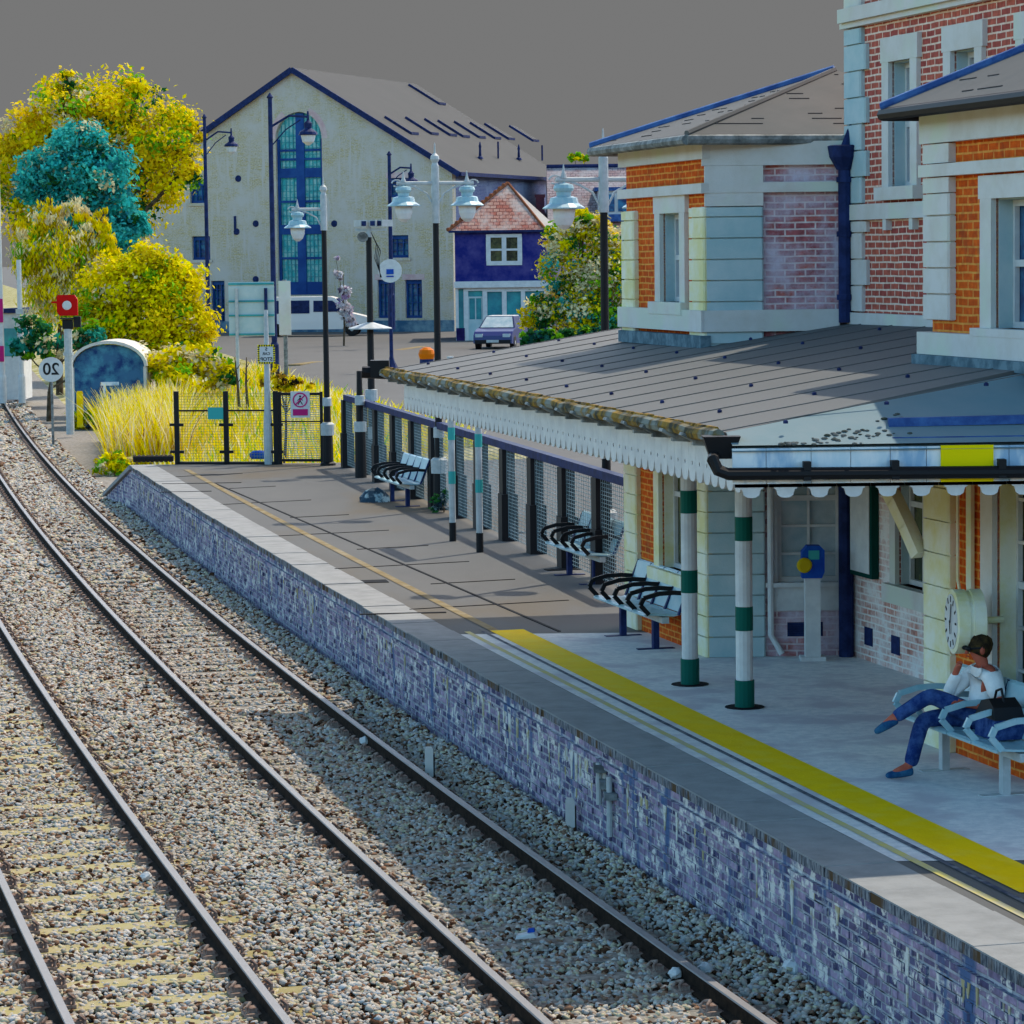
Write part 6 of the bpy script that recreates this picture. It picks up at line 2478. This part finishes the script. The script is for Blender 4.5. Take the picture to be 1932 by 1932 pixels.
o = blades("reed_clump", 7000, clump_region, 0.7, 1.75, 0.022, [YEL, PALE, YEL2, (0.30, 0.14, 0.02)], [0.44, 0.30, 0.2, 0.06], 22, None, 0.26)
tag(o, "clump of tall straw coloured reeds in front of the arched hut", "reeds")
for k, (px, py, yy, s_, lab) in enumerate(((165, 805, 97, 0.35, "leafy yellow weed at the foot of the yellow stump"), (215, 890, 78, 0.30, "yellow weed between the rail and the platform ramp"))):
    b = G(px, py, -1.0)
    bl = [(b.x + rnd.uniform(-0.4, 0.4), b.y + rnd.uniform(-.3, .3), -0.85 + rnd.uniform(0, 0.25), s_ * rnd.uniform(0.7, 1.1)) for _ in range(5)]
    tree("weed", lab, (b.x, b.y, -1.05), bl, 50, 16, 0.13, [YEL, GRN, PALE], [0.6, 0.25, 0.15], 30 + k, 0.015, cat="plant")
for k, (px, lab) in enumerate(((468, "thin leafless twig standing beyond the end fence"), (452, "slanting dark stem beyond the mesh fence, nearer the yellow bushes"))):
    b = G(px, 760, 0.1)
    mb = MB()
    mb.tube([(b.x, b.y, -0.3), (b.x - 0.05, b.y, 0.7), (b.x - 0.02 - 0.1 * k, b.y, 1.5)], [0.06, 0.04, 0.015], 6)
    for z_, s_ in ((0.7, 1), (0.95, -1), (1.15, 1)):
        mb.tube([(b.x - 0.05, b.y, z_), (b.x - 0.05 + s_ * 0.12, b.y, z_ + 0.18)], [0.02, 0.006], 5)
    o = mb.build("dead_stem", M_bark)
    tag(o, lab, "plant")

# ------------------------------------------------------------------ the seated man
BM = bench_M = Matrix.Translation((3.92, 26.0, 0)) @ Matrix.Rotation(BR, 4, 'Z')
pl = BM @ Vector((-0.20, 0, 0))
man = thing("person", "man in white shirt, jeans and sunglasses sitting cross legged, hand at his mouth", "person", pl, BR)


def skin(name, verts, edges, radii, m_, parent, sub_=2):
    me = bpy.data.meshes.new(name)
    me.from_pydata([tuple(v) for v in verts], edges, [])
    o = bpy.data.objects.new(name, me)
    COL.objects.link(o)
    o.modifiers.new("skin", 'SKIN')
    me.skin_vertices or None
    if not me.skin_vertices:
        bm = bmesh.new()
        bm.from_mesh(me)
        bm.verts.layers.skin.verify()
        bm.to_mesh(me)
        bm.free()
    for k, r in enumerate(radii):
        rr = r if isinstance(r, tuple) else (r, r)
        me.skin_vertices[0].data[k].radius = rr
    me.skin_vertices[0].data[0].use_root = True
    o.modifiers["skin"].use_smooth_shade = True
    s_ = o.modifiers.new("sub", 'SUBSURF')
    s_.levels = s_.render_levels = sub_
    dg = bpy.context.evaluated_depsgraph_get()
    dg.update()
    ev = o.evaluated_get(dg)
    nm = bpy.data.meshes.new_from_object(ev)
    o.modifiers.clear()
    o.data = nm
    nm.name = name
    nm.materials.clear()
    nm.materials.append(m_)
    nm.polygons.foreach_set('use_smooth', [True] * len(nm.polygons))
    if parent is not None:
        o.parent = parent
    return o


M_skin = mat("skin", (0.50, 0.13, 0.08), (0.42, 0.09, 0.055), 8.0, rough=0.6)
M_jean = mat("jeans", (0.010, 0.03, 0.13), (0.05, 0.10, 0.26), 11.0, 0.4, 0.65, rough=0.9, bump=0.9, bscale=14)
M_shirt = mat("white_shirt", (0.72, 0.72, 0.72), (0.84, 0.82, 0.80), 6.0, rough=0.9, bump=0.9, bscale=11)
M_hair = mat("dark_hair", (0.02, 0.014, 0.01), (0.10, 0.06, 0.02), 14.0, 0.4, 0.7)
M_shoe = mat("blue_shoe", (0.01, 0.05, 0.14), (0.03, 0.12, 0.22), 8.0, rough=0.7)
# joints: x = his left, y = backwards, z = up
J = dict(pel=(0, .15, .54), sp=(0, .19, .72), ch=(0, .20, .86), nk=(0, .17, .98), nk2=(0, .15, 1.03), hd=(0, .12, 1.12), top=(0, .135, 1.21),
         lh=(.09, .12, .53), lk=(-.03, -.30, .74), la=(-.10, -.62, .54), lt=(-.12, -.70, .47),
         rh=(-.09, .12, .53), rk=(-.11, -.34, .52), ra=(-.12, -.46, .12), rt=(-.12, -.62, .05),
         ls=(.17, .18, .91), le=(.29, .22, .64), lw=(.16, -.02, .665), lp=(.12, -.09, .68),
         rs=(-.17, .17, .91), re=(-.20, -.08, .70), rw=(-.07, -.05, .92), rp=(-.045, -.03, .985))
vs, es, rs_ = [], [], []
ix = {}


def jv(nm, r, par=None, co=None):
    ix[nm] = len(vs)
    vs.append(Vector(co or J[nm]))
    rs_.append(r)
    if par:
        es.append((ix[par], ix[nm]))


jv('pel', (0.13, 0.10)); jv('sp', (0.125, 0.10), 'pel'); jv('ch', (0.135, 0.105), 'sp'); jv('nk', 0.06, 'ch'); jv('nk2', 0.055, 'nk')
jv('hd', (0.078, 0.098), 'nk2'); jv('top', (0.055, 0.07), 'hd')
for s_ in 'lr':
    jv(s_ + 'h', 0.085, 'pel'); jv(s_ + 'k', 0.06, s_ + 'h'); jv(s_ + 'a', 0.042, s_ + 'k'); jv(s_ + 't', 0.036, s_ + 'a')
    jv(s_ + 's', 0.062, 'ch'); jv(s_ + 'e', 0.042, s_ + 's'); jv(s_ + 'w', 0.028, s_ + 'e'); jv(s_ + 'p', (0.036, 0.02), s_ + 'w')
for s_, dirs in (('l', ((0.03, -.07, .03), (0.01, -.08, .02), (-.012, -.08, .012), (-.03, -.07, .0), (-.01, -.03, .05))), ('r', ((.03, -.02, .05), (.03, 0.0, .06), (.03, .015, .055), (.02, .03, .045), (.05, -.03, .01)))):
    for k, d in enumerate(dirs):
        b = Vector(J[s_ + 'p'])
        d = Vector(d)
        off = Vector((0.012 * (k - 1.5), 0, 0))
        n1, n2 = '%sf%da' % (s_, k), '%sf%db' % (s_, k)
        d = d * (0.62 if s_ == 'r' else 1.0)
        jv(n1, 0.010, s_ + 'p', b + d * 0.6 + off)
        jv(n2, 0.008, n1, b + d * 1.0 + off + Vector((0, 0.0, -0.018 if s_ == 'l' else 0.0)))
body = skin("body", vs, es, rs_, M_skin, man)


def chain(name, ch, m_, extra=None):
    v, e, r = [], [], []
    idx = {}
    for nm, rad, par in ch:
        idx[nm] = len(v)
        v.append(Vector(J[nm]) if nm in J else Vector(extra[nm]))
        r.append(rad)
        if par:
            e.append((idx[par], idx[nm]))
    return skin(name, v, e, r, m_, man)


chain("jeans", [('pel', (.155, .125), None), ('lh', .105, 'pel'), ('lk', .08, 'lh'), ('lc', .065, 'lk'), ('la2', .062, 'lc'), ('rh', .105, 'pel'), ('rk', .08, 'rh'), ('rc', .068, 'rk'), ('ra2', .068, 'rc')], M_jean,
      dict(lc=(-.065, -.46, .64), la2=(-.10, -.615, .54), rc=(-.115, -.40, .32), ra2=(-.12, -.455, .105)))
chain("shirt", [('sp', (.16, .13), None), ('ch', (.165, .13), 'sp'), ('nk0', (.10, .09), 'ch'), ('ls', .096, 'ch'), ('lm', .075, 'ls'), ('rs', .085, 'ch'), ('re', .062, 'rs'), ('rm', .052, 're'), ('w0', (.18, .145), 'sp')], M_shirt,
      dict(nk0=(0, .17, .965), lm=(.26, .20, .71), rm=(-.07, -.035, .915), w0=(0, .15, .575)))
for s_, a, tp in (('l', (-.10, -.60, .53), (-.125, -.78, .42)), ('r', (-.12, -.45, .075), (-.125, -.68, .04))):
    a, tp = Vector(a), Vector(tp)
    d = (tp - a)
    skin("shoe", [a - d * 0.12, a + d * 0.35, a + d * 0.75, tp], [(0, 1), (1, 2), (2, 3)], [(.045, .05), (.05, .045), (.048, .035), (.035, .024)], M_shoe, man)
mb = MB()
hc = Vector(J['hd']) + Vector((0, 0.032, 0.035))
mb.lathe([(0.085, -0.095), (0.098, -0.05), (0.101, 0.0), (0.094, 0.05), (0.065, 0.09), (0.005, 0.108)], (0, 0, 0), 16, M=Matrix.Translation(hc) @ Matrix.Rotation(math.radians(-24), 4, 'X') @ Matrix.Diagonal((0.84, 1.04, 0.96, 1)))
mb.build("hair", M_hair, man, smooth=True)
hc = Vector(J['hd'])
mb = MB()
for s_ in (-1, 1):
    mb.ball((s_ * 0.036, hc.y - 0.098, hc.z + 0.012), 0.030, 10, 6, sz=0.7)
    mb.bar((s_ * 0.066, hc.y - 0.085, hc.z + 0.016), (s_ * 0.088, hc.y + 0.02, hc.z + 0.02), 0.008, 0.016)
mb.bar((-0.02, hc.y - 0.112, hc.z + 0.016), (0.02, hc.y - 0.112, hc.z + 0.016), 0.008, 0.008)
mb.build("sunglasses", M_black, man)
mb = MB()
mb.hexa([(-.014, hc.y - .085, hc.z - .035), (.014, hc.y - .085, hc.z - .035), (.006, hc.y - .09, hc.z + .01), (-.006, hc.y - .09, hc.z + .01), (-.012, hc.y - .118, hc.z - .036), (.012, hc.y - .118, hc.z - .036), (.005, hc.y - .102, hc.z + .01), (-.005, hc.y - .102, hc.z + .01)])
mb.build("nose", M_skin, man, smooth=True)
for s_ in (-1, 1):
    mb = MB()
    mb.lathe([(0.004, -0.01), (0.03, 0.0), (0.026, 0.008), (0.005, 0.01)], n=10, M=Matrix.Translation((s_ * 0.082, hc.y + 0.01, hc.z - 0.005)) @ Matrix.Rotation(math.pi / 2, 4, 'Y') @ Matrix.Diagonal((1.2, 0.8, 1, 1)))
    mb.build("ear", M_skin, man, smooth=True)
mb = MB()
mb.bar((-0.022, hc.y - 0.092, hc.z - 0.058), (0.022, hc.y - 0.092, hc.z - 0.058), 0.01, 0.008)
mb.build("mouth", M_red if False else mat("lips", (0.30, 0.05, 0.04)), man)

bag = thing("shoulder_bag", "black and dark blue shoulder bag lying on the bench beside the seated man", "bag", BM @ Vector((0.40, 0.06, 0.455)), BR)
mb = MB()
mb.prism([(-0.20, 0.0), (0.20, 0.0), (0.22, 0.12), (0.17, 0.24), (0.05, 0.30), (-0.10, 0.27), (-0.20, 0.16)], lambda a, z, y: (a, y * (1 - z * 0.8), z), -0.14, 0.14)
mb.build("bag_body", M_jean, bag)
mb = MB()
mb.prism([(-0.20, 0.17), (0.215, 0.17), (0.17, 0.27), (0.05, 0.335), (-0.10, 0.30)], lambda a, z, y: (a, y * (1 - z * 0.6), z), -0.15, 0.15)
mb.build("flap", M_black, bag)
mb = MB()
mb.tube([(-0.12, 0, 0.26), (-0.06, 0, 0.38), (0.04, 0, 0.41), (0.10, 0, 0.30)], 0.012, 6)
mb.build("strap", M_black, bag)
